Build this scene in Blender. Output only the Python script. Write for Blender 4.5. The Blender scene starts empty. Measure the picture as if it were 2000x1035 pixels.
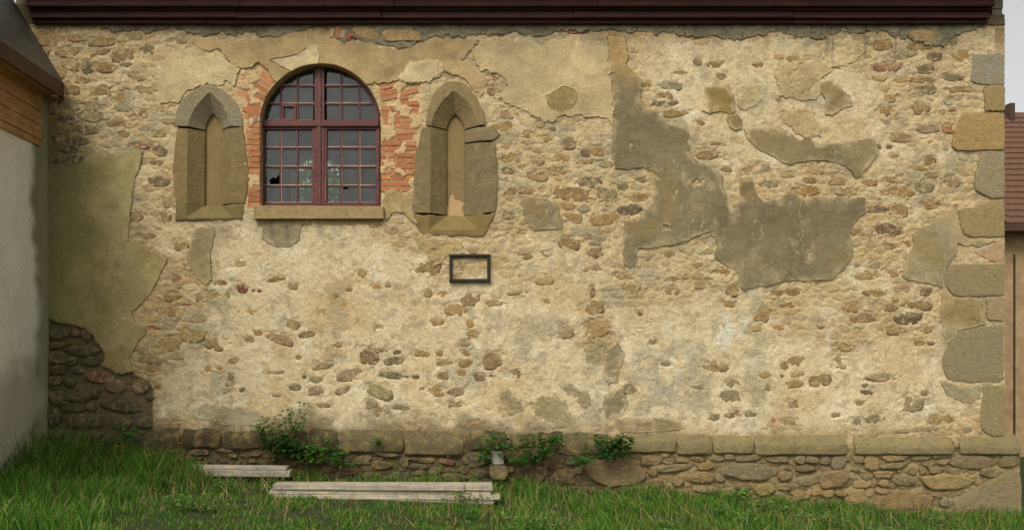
import bpy, bmesh, math, random
import numpy as np
from mathutils import Vector

# ------------------------------------------------------------------ camera, sky, sun, exposure
PX = 0.006                       # metres per photo pixel on the wall plane
CX, CY, D = 900.0, 690.0, 11.0   # camera stands in front of wall point (CX, CY), D metres away
def X_(px): return (px - 1000.0) * PX
def Z_(py): return (1000.0 - py) * PX
def at(px, py, y=0.0):           # wall-plane measure -> real place at depth y behind (+) / before (-) the wall
    s = (D + y) / D
    return Vector((X_(CX + (px - CX) * s), y, Z_(CY + (py - CY) * s)))

sc = bpy.context.scene
cam = bpy.data.cameras.new('camera'); camo = bpy.data.objects.new('camera', cam)
sc.collection.objects.link(camo); sc.camera = camo
camo.location = (X_(CX), -D, Z_(CY)); camo.rotation_euler = (math.radians(90), 0, 0)
cam.sensor_width = 36; cam.lens = 36 * D / (2000 * PX)
cam.shift_x = (1000 - CX) / 2000; cam.shift_y = (CY - 517.5) / 2000
cam.clip_end = 3000

SUN_EL, SUN_AZ = 46, -26         # degrees; azimuth measured from "straight at the wall" towards the left
wd = bpy.data.worlds.new('World'); sc.world = wd; wd.use_nodes = True
nt = wd.node_tree; nt.nodes.clear()
sky = nt.nodes.new('ShaderNodeTexSky'); sky.sky_type = 'NISHITA'; sky.sun_disc = False
sky.sun_elevation = math.radians(SUN_EL); sky.sun_rotation = math.radians(180 + SUN_AZ * -1)
sky.dust_density = 4; sky.air_density = 1; sky.ozone_density = 1
hsv = nt.nodes.new('ShaderNodeHueSaturation'); hsv.inputs['Saturation'].default_value = 0.06
bg = nt.nodes.new('ShaderNodeBackground'); bg.inputs['Strength'].default_value = 0.15
wo = nt.nodes.new('ShaderNodeOutputWorld')
nt.links.new(sky.outputs[0], hsv.inputs['Color']); nt.links.new(hsv.outputs[0], bg.inputs['Color']); nt.links.new(bg.outputs[0], wo.inputs[0])
sl = bpy.data.lights.new('sun', 'SUN'); sl.energy = 1.35; sl.angle = math.radians(24); sl.color = (1, 0.965, 0.89)
so = bpy.data.objects.new('sun', sl); sc.collection.objects.link(so)
a_, e_ = math.radians(SUN_AZ), math.radians(SUN_EL)
sdir = Vector((math.sin(a_) * math.cos(e_), -math.cos(a_) * math.cos(e_), math.sin(e_)))   # towards the sun
so.rotation_euler = sdir.to_track_quat('Z', 'Y').to_euler()
sc.view_settings.view_transform = 'Standard'; sc.view_settings.look = 'None'
sc.view_settings.gamma = 1; sc.view_settings.use_curve_mapping = False
sc.view_settings.exposure = 0.13

# ------------------------------------------------------------------ helpers
rng = random.Random(7); nrs = np.random.RandomState(11)
COL = sc.collection
def lin(c):
    c = np.asarray(c, float) / 255.0
    return np.where(c <= 0.04045, c / 12.92, ((c + 0.055) / 1.055) ** 2.4)
def link(name, me, mat=None, parent=None):
    o = bpy.data.objects.new(name, me); COL.objects.link(o)
    if mat is not None and me is not None: me.materials.append(mat)
    if parent is not None: o.parent = parent
    return o
def tag(o, label=None, cat=None, group=None, kind=None):
    for k, v in (('label', label), ('category', cat), ('group', group), ('kind', kind)):
        if v: o[k] = v
    return o
def empty(name, loc=(0, 0, 0)):
    o = bpy.data.objects.new(name, None); COL.objects.link(o); o.location = loc; o.empty_display_size = .1
    return o
def pydata(name, vs, fs, mat, parent=None, smooth=False, off=(0, 0, 0)):
    me = bpy.data.meshes.new(name)
    ox, oy, oz = off
    me.from_pydata([(v[0] - ox, v[1] - oy, v[2] - oz) for v in vs], [], fs)
    if smooth: me.polygons.foreach_set('use_smooth', [True] * len(me.polygons))
    me.update()
    return link(name, me, mat, parent)
def bigmesh(name, co, quads, mat, parent=None, col=None, smooth=True):
    me = bpy.data.meshes.new(name); n = len(quads); k = quads.shape[1]
    me.vertices.add(len(co)); me.vertices.foreach_set('co', np.ascontiguousarray(co, np.float32).ravel())
    me.loops.add(n * k); me.polygons.add(n)
    me.loops.foreach_set('vertex_index', np.ascontiguousarray(quads, np.int32).ravel())
    me.polygons.foreach_set('loop_start', np.arange(n, dtype=np.int32) * k)
    me.polygons.foreach_set('use_smooth', np.full(n, smooth))
    me.update(calc_edges=True); me.validate()
    if col is not None:
        ca = me.color_attributes.new('Col', 'FLOAT_COLOR', 'POINT')
        ca.data.foreach_set('color', np.ascontiguousarray(np.c_[col, np.ones(len(col))], np.float32).ravel())
    return link(name, me, mat, parent)
def box_vf(x0, x1, y0, y1, z0, z1):
    v = [(x0, y0, z0), (x1, y0, z0), (x1, y1, z0), (x0, y1, z0), (x0, y0, z1), (x1, y0, z1), (x1, y1, z1), (x0, y1, z1)]
    return v, [(0, 3, 2, 1), (4, 5, 6, 7), (0, 1, 5, 4), (1, 2, 6, 5), (2, 3, 7, 6), (3, 0, 4, 7)]
def bevel_box(name, x0, x1, y0, y1, z0, z1, mat, parent=None, bev=.004, off=(0, 0, 0), jitter=0):
    bm = bmesh.new(); v, f = box_vf(x0 - off[0], x1 - off[0], y0 - off[1], y1 - off[1], z0 - off[2], z1 - off[2])
    bv = [bm.verts.new((a + rng.uniform(-jitter, jitter), b + rng.uniform(-jitter, jitter), c + rng.uniform(-jitter, jitter))) for a, b, c in v]
    for q in f: bm.faces.new([bv[i] for i in q])
    if bev: bmesh.ops.bevel(bm, geom=list(bm.edges), offset=bev, segments=1, affect='EDGES')
    me = bpy.data.meshes.new(name); bm.to_mesh(me); bm.free()
    return link(name, me, mat, parent)

# value noise on arrays
_lat = {}
def vn(x, y, s, seed=0, sy=None):
    L = _lat.get(seed)
    if L is None: L = _lat[seed] = np.random.RandomState(seed + 100).rand(256, 256)
    x = np.asarray(x, float) / s + 37.3 * (seed % 13); y = np.asarray(y, float) / (sy or s) + 11.7 * (seed % 7)
    xi = np.floor(x).astype(int); yi = np.floor(y).astype(int); fx = x - xi; fy = y - yi
    fx = fx * fx * fx * (fx * (fx * 6 - 15) + 10); fy = fy * fy * fy * (fy * (fy * 6 - 15) + 10)
    x0 = xi & 255; x1 = (xi + 1) & 255; y0 = yi & 255; y1 = (yi + 1) & 255
    a = L[y0, x0] * (1 - fx) + L[y0, x1] * fx; b = L[y1, x0] * (1 - fx) + L[y1, x1] * fx
    return (a * (1 - fy) + b * fy) * 2 - 1
def fbm(x, y, s, seed=0, oct=4, g=.5, ratio=1.0):
    r = 0; a = 1; t = 0
    for i in range(oct):
        r = r + a * vn(x, y, s / 2 ** i, seed + i * 3, sy=s * ratio / 2 ** i); t += a; a *= g
    return r / t * 1.6
def ss(a, b, x):
    t = np.clip((x - a) / (b - a), 0, 1); return t * t * (3 - 2 * t)
def worley(x, y, sx, sy, seed):
    R = np.random.RandomState(seed); J = R.rand(2, 128, 256); V = R.rand(128, 256)
    u = x / sx; v = y / sy; v0 = np.floor(v).astype(int); f1 = np.full(u.shape, 9.); f2 = f1.copy(); idv = np.zeros(u.shape)
    for dj in (-1, 0, 1):
        j = v0 + dj; us = u + .5 * (j & 1); i0 = np.floor(us).astype(int)
        for di in (-1, 0, 1):
            i = i0 + di; jj = j & 127; ii = i & 255
            d = np.hypot(i + .15 + .7 * J[0, jj, ii] - us, j + .2 + .6 * J[1, jj, ii] - v)
            c = d < f1; f2 = np.where(c, f1, np.minimum(f2, d)); idv = np.where(c, V[jj, ii], idv); f1 = np.where(c, d, f1)
    return f1, f2, idv
def sdf_poly(x, y, P):           # positive inside
    P = np.asarray(P, float); d = np.full(x.shape, 1e9); ins = np.zeros(x.shape, bool); n = len(P)
    for i in range(n):
        ax, ay = P[i]; bx, by = P[(i + 1) % n]; ex, ey = bx - ax, by - ay
        t = np.clip(((x - ax) * ex + (y - ay) * ey) / (ex * ex + ey * ey + 1e-9), 0, 1)
        d = np.minimum(d, (x - ax - t * ex) ** 2 + (y - ay - t * ey) ** 2)
        if ay != by:
            ins ^= ((ay > y) != (by > y)) & (x < ex * (y - ay) / (by - ay) + ax)
    d = np.sqrt(d); return np.where(ins, d, -d)

# ------------------------------------------------------------------ materials
class NB:
    def __init__(s, name, rough=.95, spec=.2):
        s.m = bpy.data.materials.new(name); s.m.use_nodes = True; s.t = s.m.node_tree; s.b = s.t.nodes['Principled BSDF']
        s.b.inputs['Roughness'].default_value = rough; s.b.inputs['Specular IOR Level'].default_value = spec
        s.tc = s.t.nodes.new('ShaderNodeTexCoord')
    def n(s, k): return s.t.nodes.new(k)
    def l(s, a, b): s.t.links.new(a, b)
    def noise(s, scale, detail=4, rough=.6, vec=None, stretch=None):
        q = s.n('ShaderNodeTexNoise'); q.inputs['Scale'].default_value = scale; q.inputs['Detail'].default_value = detail; q.inputs['Roughness'].default_value = rough
        v = vec or s.tc.outputs['Object']
        if stretch:
            mp = s.n('ShaderNodeMapping'); mp.inputs['Scale'].default_value = stretch; s.l(v, mp.inputs[0]); v = mp.outputs[0]
        s.l(v, q.inputs['Vector']); return q.outputs['Fac']
    def ramp(s, fac, stops):
        r = s.n('ShaderNodeValToRGB'); e = r.color_ramp.elements
        while len(e) < len(stops): e.new(.5)
        for i, (p, c) in enumerate(stops):
            e[i].position = p; e[i].color = (c, c, c, 1) if not hasattr(c, '__len__') else (*c, 1)
        s.l(fac, r.inputs[0]); return r.outputs[0]
    def mix(s, fac, a, b, mode='MIX'):
        q = s.n('ShaderNodeMix'); q.data_type = 'RGBA'; q.blend_type = mode
        for sock, v in ((q.inputs[0], fac), (q.inputs[6], a), (q.inputs[7], b)):
            if hasattr(v, 'is_linked') or hasattr(v, 'links'): s.l(v, sock)
            elif hasattr(v, '__len__'): sock.default_value = (*v, 1)
            else: sock.default_value = v
        return q.outputs[2]
    def bump(s, h, strength=.5, dist=.01, prev=None):
        q = s.n('ShaderNodeBump'); q.inputs['Strength'].default_value = strength; q.inputs['Distance'].default_value = dist
        s.l(h, q.inputs['Height'])
        if prev: s.l(prev, q.inputs['Normal'])
        return q.outputs[0]
    def out(s, col, nrm=None):
        if hasattr(col, '__len__'): s.b.inputs['Base Color'].default_value = (*col, 1)
        else: s.l(col, s.b.inputs['Base Color'])
        if nrm: s.l(nrm, s.b.inputs['Normal'])
        return s.m
def mat_vcol(name, grain=.25, bstr=.6, rough=.95, gs=260, bd=.006):
    k = NB(name, rough, .15); v = k.n('ShaderNodeVertexColor'); v.layer_name = 'Col'
    g = k.noise(gs, 5, .7); g2 = k.noise(60, 5, .65)
    f = k.ramp(g, [(.25, 1 - grain), (.75, 1 + grain * .6)]); f2 = k.ramp(g2, [(.3, .88), (.7, 1.1)])
    c = k.mix(1, k.mix(1, v.outputs[0], f, 'MULTIPLY'), f2, 'MULTIPLY')
    return k.out(c, k.bump(g2, bstr, bd * 2, k.bump(g, bstr, bd)))
def mat_obj(name, grain=.3, bstr=.7, lichen=None, warm=None, smear=None, rough=.92, sc1=30, sc2=140, bd=.012):
    k = NB(name, rough, .18); oi = k.n('ShaderNodeObjectInfo')
    off = k.n('ShaderNodeVectorMath'); off.operation = 'ADD'; cmb = k.n('ShaderNodeMath'); cmb.operation = 'MULTIPLY'; cmb.inputs[1].default_value = 40
    k.l(oi.outputs['Random'], cmb.inputs[0]); k.l(k.tc.outputs['Object'], off.inputs[0]); k.l(cmb.outputs[0], off.inputs[1])
    v = off.outputs[0]
    g = k.noise(sc2, 6, .7, v); g2 = k.noise(sc1, 6, .65, v, (1, 1, 1.8)); g3 = k.noise(9, 4, .6, v)
    c = k.mix(1, oi.outputs['Color'], k.ramp(g, [(.25, 1 - grain), (.75, 1 + grain * .8)]), 'MULTIPLY')
    c = k.mix(1, c, k.ramp(g2, [(.3, .72), (.7, 1.22)]), 'MULTIPLY')
    if warm: c = k.mix(k.ramp(g3, [(.48, 0), (.66, .6)]), c, warm)
    if lichen: c = k.mix(k.ramp(k.noise(13, 7, .72, v), [(.52, 0), (.70, .6)]), c, lichen)
    if smear: c = k.mix(k.ramp(k.noise(15, 9, .74, v), [(.50, 0), (.60, .6)]), c, smear)
    return k.out(c, k.bump(g2, bstr, bd * 2, k.bump(g, bstr * .8, bd * .5)))
M = {}
M['mortar'] = mat_vcol('lime_mortar_surface', .26, .6, .95, 130)
M['plaster'] = mat_vcol('plaster_surface', .30, .5, .9, 110, .004)
M['stone'] = mat_obj('rubble_stone', .3, 1., tuple(lin((112, 102, 74))), tuple(lin((160, 136, 92))), tuple(lin((200, 176, 130))))
M['footstone'] = mat_obj('footing_stone', .3, 1., tuple(lin((98, 92, 62))), tuple(lin((150, 124, 78))), tuple(lin((150, 132, 94))))
M['quoin'] = mat_obj('dressed_sandstone', .36, .8, tuple(lin((116, 104, 76))), tuple(lin((146, 126, 88))), sc1=24, sc2=85, bd=.007)
M['brick'] = mat_obj('fired_brick', .25, .6, tuple(lin((196, 140, 92))), None, tuple(lin((208, 172, 124))), sc1=26, sc2=90, bd=.006)
def mat_wood(name, c1, c2, scale=(1.2, 30, 30), rough=.7, bstr=.4, spec=.25, chip=None):
    k = NB(name, rough, spec); g = k.noise(3, 6, .7, None, scale); g2 = k.noise(5, 5, .6)
    c = k.mix(k.ramp(g, [(.3, 0), (.7, 1)]), c1, c2); c = k.mix(1, c, k.ramp(g2, [(.3, .7), (.7, 1.2)]), 'MULTIPLY')
    if chip: c = k.mix(k.ramp(k.noise(70, 6, .8), [(.55, 0), (.62, .85)]), c, chip)
    return k.out(c, k.bump(g, bstr, .004))
M['redwood'] = mat_wood('red_brown_eave_paint', tuple(lin((80, 42, 32))), tuple(lin((40, 23, 18))))
M['maroon'] = mat_wood('maroon_window_paint', tuple(lin((100, 41, 34))), tuple(lin((70, 28, 23))), (9, 9, 9), .5, .3, .4, tuple(lin((150, 118, 100))))
M['putty'] = mat_wood('flaking_putty', tuple(lin((222, 208, 186))), tuple(lin((150, 92, 80))), (40, 40, 40), .8)
M['ironwood'] = mat_wood('blackened_frame_wood', tuple(lin((62, 58, 50))), tuple(lin((38, 35, 30))), (12, 40, 40), .6)
k = NB('weathered_pale_board', .85, .2); oi = k.n('ShaderNodeObjectInfo')
g = k.noise(3, 7, .7, None, (1.2, 40, 40)); g2 = k.noise(3, 6, .7, None, (1.5, 4, 4)); g3 = k.noise(30, 4)
c = k.mix(k.ramp(g, [(.34, 0), (.66, 1)]), tuple(lin((150, 136, 110))), tuple(lin((222, 208, 178))))
c = k.mix(k.ramp(g2, [(.45, 0), (.62, .8)]), c, tuple(lin((150, 146, 134)))); c = k.mix(k.ramp(g3, [(.66, 0), (.74, .7)]), c, tuple(lin((96, 80, 56))))
c = k.mix(1, c, k.ramp(oi.outputs['Random'], [(0, .78), (1, 1.08)]), 'MULTIPLY'); M['lumber'] = k.out(c, k.bump(g, .8, .006))
M['larch'] = mat_wood('larch_cladding', tuple(lin((204, 160, 110))), tuple(lin((150, 104, 66))), (30, 1.2, 30), .7)
M['fascia'] = mat_wood('brown_fascia_paint', tuple(lin((92, 68, 52))), tuple(lin((66, 48, 38))), (20, 2, 20), .55)
M['tin'] = mat_wood('grey_sheet_roof', tuple(lin((96, 90, 78))), tuple(lin((70, 66, 58))), (4, 4, 4), .5)
M['dark'] = NB('interior_plaster').out(tuple(lin((150, 140, 120))))
M['roofing'] = mat_wood('brown_roof_tile', tuple(lin((122, 90, 68))), tuple(lin((92, 66, 50))), (14, 14, 14), .85)
M['house'] = mat_wood('beige_house_render', tuple(lin((176, 148, 108))), tuple(lin((158, 132, 96))), (3, 3, 3), .95)
M['concrete'] = mat_wood('pale_concrete', tuple(lin((168, 165, 150))), tuple(lin((140, 136, 120))), (40, 40, 40), .95)
k = NB('window_glass', .03, .5)
gl = k.n('ShaderNodeBsdfGlossy'); gl.inputs['Roughness'].default_value = .04; tr = k.n('ShaderNodeBsdfTransparent'); tr.inputs[0].default_value = (.72, .76, .72, 1)
fr = k.n('ShaderNodeFresnel'); fr.inputs[0].default_value = 1.52; mx = k.n('ShaderNodeMixShader')
k.l(k.bump(k.noise(7, 2), .25, .02), gl.inputs['Normal'])
k.l(fr.outputs[0], mx.inputs[0]); k.l(tr.outputs[0], mx.inputs[1]); k.l(gl.outputs[0], mx.inputs[2]); df = k.n('ShaderNodeBsdfDiffuse'); df.inputs[0].default_value = (.5, .48, .42, 1); m2 = k.n('ShaderNodeMixShader'); k.l(k.ramp(k.noise(7, 6, .7), [(.35, .01), (.75, .09)]), m2.inputs[0]); k.l(mx.outputs[0], m2.inputs[1]); k.l(df.outputs[0], m2.inputs[2]); k.l(m2.outputs[0], k.t.nodes['Material Output'].inputs[0])
M['glass'] = k.m
def mat_leaf(name, tl=.35):
    k = NB(name, .55, .3); v = k.n('ShaderNodeVertexColor'); v.layer_name = 'Col'
    c = k.mix(1, v.outputs[0], k.ramp(k.noise(90, 3), [(.3, .75), (.7, 1.2)]), 'MULTIPLY'); k.l(c, k.b.inputs['Base Color'])
    t = k.n('ShaderNodeBsdfTranslucent'); k.l(c, t.inputs[0]); m = k.n('ShaderNodeMixShader'); m.inputs[0].default_value = tl
    k.l(k.b.outputs[0], m.inputs[1]); k.l(t.outputs[0], m.inputs[2]); k.l(m.outputs[0], k.t.nodes['Material Output'].inputs[0]); return k.m
M['leaf'] = mat_leaf('green_leaf'); M['grass'] = mat_leaf('grass_blade')
M['soil'] = mat_wood('soil', tuple(lin((62, 60, 34))), tuple(lin((44, 60, 24))), (6, 6, 6), 1)

# ------------------------------------------------------------------ ground
def gz(x):                       # ground height at the wall foot, falls to the right
    px = np.asarray(x) / PX + 1000
    return np.interp(px, [-400, 90, 400, 700, 1000, 1300, 1700, 2000, 2600], np.array([1000 - v for v in (912, 915, 925, 946, 958, 968, 992, 1010, 1020)]) * PX)
def ground_h(x, y):
    d = np.maximum(-np.asarray(y), 0)
    return gz(x) - .03 * np.minimum(d, 4) + .025 * vn(np.asarray(x) * 100, np.asarray(y) * 100, 45, 77)
gx = np.r_[np.linspace(-900, -20, 8), np.linspace(-15, 15, 160), np.linspace(20, 900, 8)]
gy = np.r_[np.linspace(-900, -14, 8), np.linspace(-12, 0.02, 60), np.linspace(1, 30, 10), np.linspace(40, 900, 6)]
GX, GY = np.meshgrid(gx, gy); GZ = ground_h(GX, GY) - .01
ny_, nx_ = GX.shape; ii = np.arange(ny_ * nx_).reshape(ny_, nx_)
qd = np.stack([ii[:-1, :-1], ii[:-1, 1:], ii[1:, 1:], ii[1:, :-1]], -1).reshape(-1, 4)
tag(bigmesh('ground', np.c_[GX.ravel(), GY.ravel(), GZ.ravel()], qd, M['soil']), kind='structure')

# ------------------------------------------------------------------ church: wall data (photo pixels on the wall plane)
church = tag(empty('church_building', (0, 0, 0)), 'old church with patchy plaster over rubble stone, arched maroon window and stone corner blocks', 'church')
GREY, TAN, LIME, OLIV = (126, 113, 83), (176, 147, 96), (210, 189, 140), (160, 144, 98)
PATCH = [  # name, colour, thickness, raggedness, smoothness, outline
 ('lime_plaster', (196, 173, 122), .013, 3, [(310,190),(305,160),(310,130),(325,112),(345,100),(385,92),(400,100),(425,97),(440,110),(450,125),(470,133),(462,150),(455,165),(440,160),(425,165),(400,160),(370,175),(350,195),(335,200),(312,200)]),
 ('lime_plaster', TAN, .016, 2.5, [(375,74),(395,72),(440,78),(500,75),(560,65),(600,62),(640,65),(670,78),(700,82),(720,84),(740,94),(760,97),(800,93),(830,82),(870,75),(900,80),(935,78),(915,100),(902,115),(935,132),(945,155),(949,166),(938,186),(928,178),(915,160),(890,148),(864,140),(860,150),(800,162),(775,155),(740,162),(722,163),(700,180),(560,180),(525,140),(505,120),(485,133),(475,133),(455,125),(445,115),(440,105),(425,97),(405,100),(385,95)]),
 ('lime_plaster', (206, 182, 130), .019, 1.5, [(622,124),(620,90),(605,85),(595,92),(585,103),(560,108),(525,117),(545,126),(570,136),(600,128)]),
 ('lime_plaster', (204, 181, 128), .020, 2, [(775,155),(790,140),(800,121),(833,117),(863,118),(864,137),(850,148),(838,160),(800,162)]),
 ('lime_plaster', (192, 167, 116), .017, 3.5, [(918,98),(950,85),(1000,78),(1040,82),(1055,90),(1090,75),(1120,72),(1140,85),(1170,88),(1185,100),(1190,130),(1195,160),(1192,200),(1198,243),(1185,230),(1170,226),(1140,227),(1105,222),(1080,234),(1060,242),(1045,230),(1025,215),(1000,202),(985,198),(975,190),(978,180),(995,168),(985,150),(955,140),(940,135),(930,125)]),
 ('cement_plaster', (148, 127, 84), .019, 2, [(1065,185),(1085,175),(1105,168),(1122,175),(1125,190),(1115,210),(1095,222),(1080,215),(1070,205)]),
 ('lime_plaster', (190, 165, 115), .012, 3, [(1440,170),(1480,165),(1490,185),(1483,200),(1460,210),(1440,214),(1436,190)]),
 ('lime_plaster', (184, 158, 108), .012, 4, [(1520,122),(1600,116),(1640,128),(1600,150),(1598,192),(1560,196),(1520,190),(1515,160)]),
 ('lime_plaster', (180, 153, 102), .011, 4, [(1520,215),(1560,205),(1590,215),(1600,262),(1575,270),(1560,262),(1530,240)]),
 ('lime_plaster', (190, 165, 116), .010, 3, [(1600,92),(1650,85),(1690,95),(1668,118),(1650,128),(1610,130)]),
 ('cement_plaster', GREY, .022, 1.6, [(1186,68),(1222,75),(1226,100),(1220,125),(1245,150),(1252,160),(1250,195),(1262,210),(1285,225),(1290,235),(1315,245),(1340,253),(1346,262),(1340,272),(1352,300),(1360,315),(1385,325),(1400,332),(1412,345),(1410,358),(1417,375),(1420,400),(1425,420),(1432,425),(1440,400),(1447,393),(1443,385),(1443,352),(1455,348),(1468,352),(1475,375),(1490,393),(1520,390),(1530,380),(1545,375),(1565,385),(1575,388),(1600,385),(1640,383),(1660,388),(1688,384),(1690,410),(1670,430),(1658,450),(1663,480),(1660,510),(1640,530),(1625,545),(1600,547),(1565,548),(1550,545),(1520,552),(1495,560),(1475,558),(1452,568),(1445,560),(1440,530),(1425,522),(1410,515),(1395,500),(1398,470),(1385,450),(1370,455),(1340,470),(1300,480),(1260,485),(1250,482),(1240,495),(1245,510),(1230,525),(1218,515),(1215,460),(1218,430),(1245,425),(1260,410),(1275,395),(1278,350),(1290,350),(1285,340),(1255,325),(1225,330),(1200,330),(1195,300),(1200,200),(1195,150)]),
 ('cement_plaster', (138, 121, 84), .020, 1.6, [(1450,252),(1475,248),(1520,247),(1540,258),(1560,275),(1580,270),(1600,280),(1640,278),(1680,272),(1705,270),(1715,298),(1700,318),(1680,340),(1670,345),(1660,330),(1640,318),(1610,312),(1580,313),(1545,320),(1530,318),(1510,305),(1485,292),(1475,285),(1460,275)]),
 ('cement_plaster', (140, 120, 78), .018, 1.5, [(1420,225),(1435,222),(1450,235),(1448,252),(1430,255),(1422,245)]),
 ('cement_plaster', (152, 128, 80), .018, 1.2, [(1370,218),(1378,170),(1420,165),(1432,190),(1436,215),(1425,222),(1405,215),(1385,220)]),
 ('cement_plaster', (146, 130, 94), .016, 1.5, [(1600,160),(1615,157),(1640,170),(1660,190),(1665,205),(1645,212),(1625,225),(1610,222),(1612,195),(1602,180)]),
 ('cement_plaster', (140, 125, 92), .020, 1.2, [(1020,390),(1035,385),(1065,387),(1090,405),(1092,420),(1100,435),(1095,447),(1040,447),(1025,430),(1020,410)]),
 ('cement_plaster', (148, 133, 98), .016, 1.8, [(1868,402),(1872,440),(1880,465),(1905,468),(1945,468),(1910,480),(1880,480),(1870,470),(1868,490),(1850,515),(1845,530),(1842,550),(1838,560),(1820,555),(1800,552),(1770,545),(1760,540),(1762,515),(1770,500),(1780,485),(1782,455),(1795,445),(1820,437),(1850,420)]),
 ('cement_plaster', (152, 136, 98), .014, 1.8, [(1838,572),(1860,580),(1920,582),(1922,620),(1925,632),(1890,637),(1870,644),(1860,662),(1848,672),(1840,640),(1835,610)]),
 ('cement_plaster', (150, 136, 102), .014, 1.8, [(1835,740),(1860,750),(1915,752),(1910,775),(1890,785),(1870,778),(1848,768)]),
 ('cement_plaster', OLIV, .024, 1.6, [(80,330),(140,325),(170,310),(200,300),(240,297),(278,296),(275,310),(270,335),(262,360),(258,385),(252,420),(250,470),(268,468),(300,487),(318,495),(327,507),(315,530),(308,545),(290,575),(275,592),(258,607),(262,625),(285,637),(288,650),(270,665),(258,685),(250,700),(262,722),(230,728),(200,712),(205,690),(190,665),(178,650),(165,640),(135,632),(120,628),(80,618)]),
 ('cement_plaster', (148, 132, 92), .014, 2, [(372,450),(380,445),(420,445),(415,470),(412,500),(412,545),(400,560),(385,545),(370,520),(366,500),(372,470)]),
 ('cement_plaster', (150, 136, 102), .012, 2, [(510,430),(590,432),(585,460),(580,475),(555,482),(530,478),(512,465)]),
 ('cement_plaster', (160, 138, 92), .015, 2, [(750,375),(775,370),(795,382),(806,400),(808,420),(815,440),(800,430),(785,415),(770,412),(760,420),(752,430),(748,400)]),
 ('cement_plaster', (168, 144, 98), .010, 3, [(810,455),(830,466),(880,470),(905,480),(870,500),(850,520),(835,500),(815,480)]),
 ('cement_plaster', (150, 134, 98), .008, 4, [(970,770),(990,762),(1010,780),(1020,800),(1005,810),(985,800)]),
 ('cement_plaster', (152, 136, 98), .008, 5, [(1030,785),(1075,770),(1100,790),(1120,810),(1115,830),(1080,825),(1050,815)]),
 ('cement_plaster', (148, 133, 98), .008, 4, [(1090,750),(1110,748),(1140,762),(1155,785),(1145,797),(1130,785),(1110,770)]),
 ('cement_plaster', (146, 132, 98), .012, 2, [(1185,680),(1205,668),(1218,690),(1210,720),(1205,745),(1185,750),(1178,730),(1182,700)]),
 ('cement_plaster', (144, 130, 96), .008, 4, [(1180,770),(1215,752),(1225,780),(1215,810),(1185,815),(1172,795)]),
 ('cement_plaster', (150, 136, 98), .006, 5, [(1145,685),(1175,655),(1186,680),(1172,710),(1145,705)]),
 ('cement_plaster', (150, 132, 92), .012, 2, [(1200,815),(1290,815),(1330,825),(1325,840),(1220,843),(1200,838)]),
 ('cement_plaster', (166, 152, 118), .006, 4, [(375,797),(400,787),(470,796),(520,812),(500,830),(420,822),(380,817)]),
 ('mortar_band', (126, 118, 94), .016, 4, [(66,36),(66,50),(130,50),(180,52),(210,58),(245,62),(290,60),(340,55),(375,62),(400,68),(430,62),(480,62),(530,72),(560,68),(600,56),(630,54),(650,60),(665,76),(690,77),(740,90),(770,93),(800,90),(830,75),(860,66),(900,72),(920,68),(1000,58),(1040,72),(1080,62),(1150,60),(1200,60),(1260,66),(1320,66),(1400,70),(1420,75),(1480,70),(1530,66),(1590,75),(1640,65),(1700,60),(1750,68),(1800,85),(1840,95),(1850,70),(1900,58),(1926,50),(1926,36)]),
]
SC = dict(t=(170,136,84), o=(162,122,66), b=(138,104,64), g=(128,114,82), d=(100,82,60), r=(138,78,58), y=(144,136,114), k=(88,81,62), T=(180,146,92), p=(160,120,90), R=(172,108,80))
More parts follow.
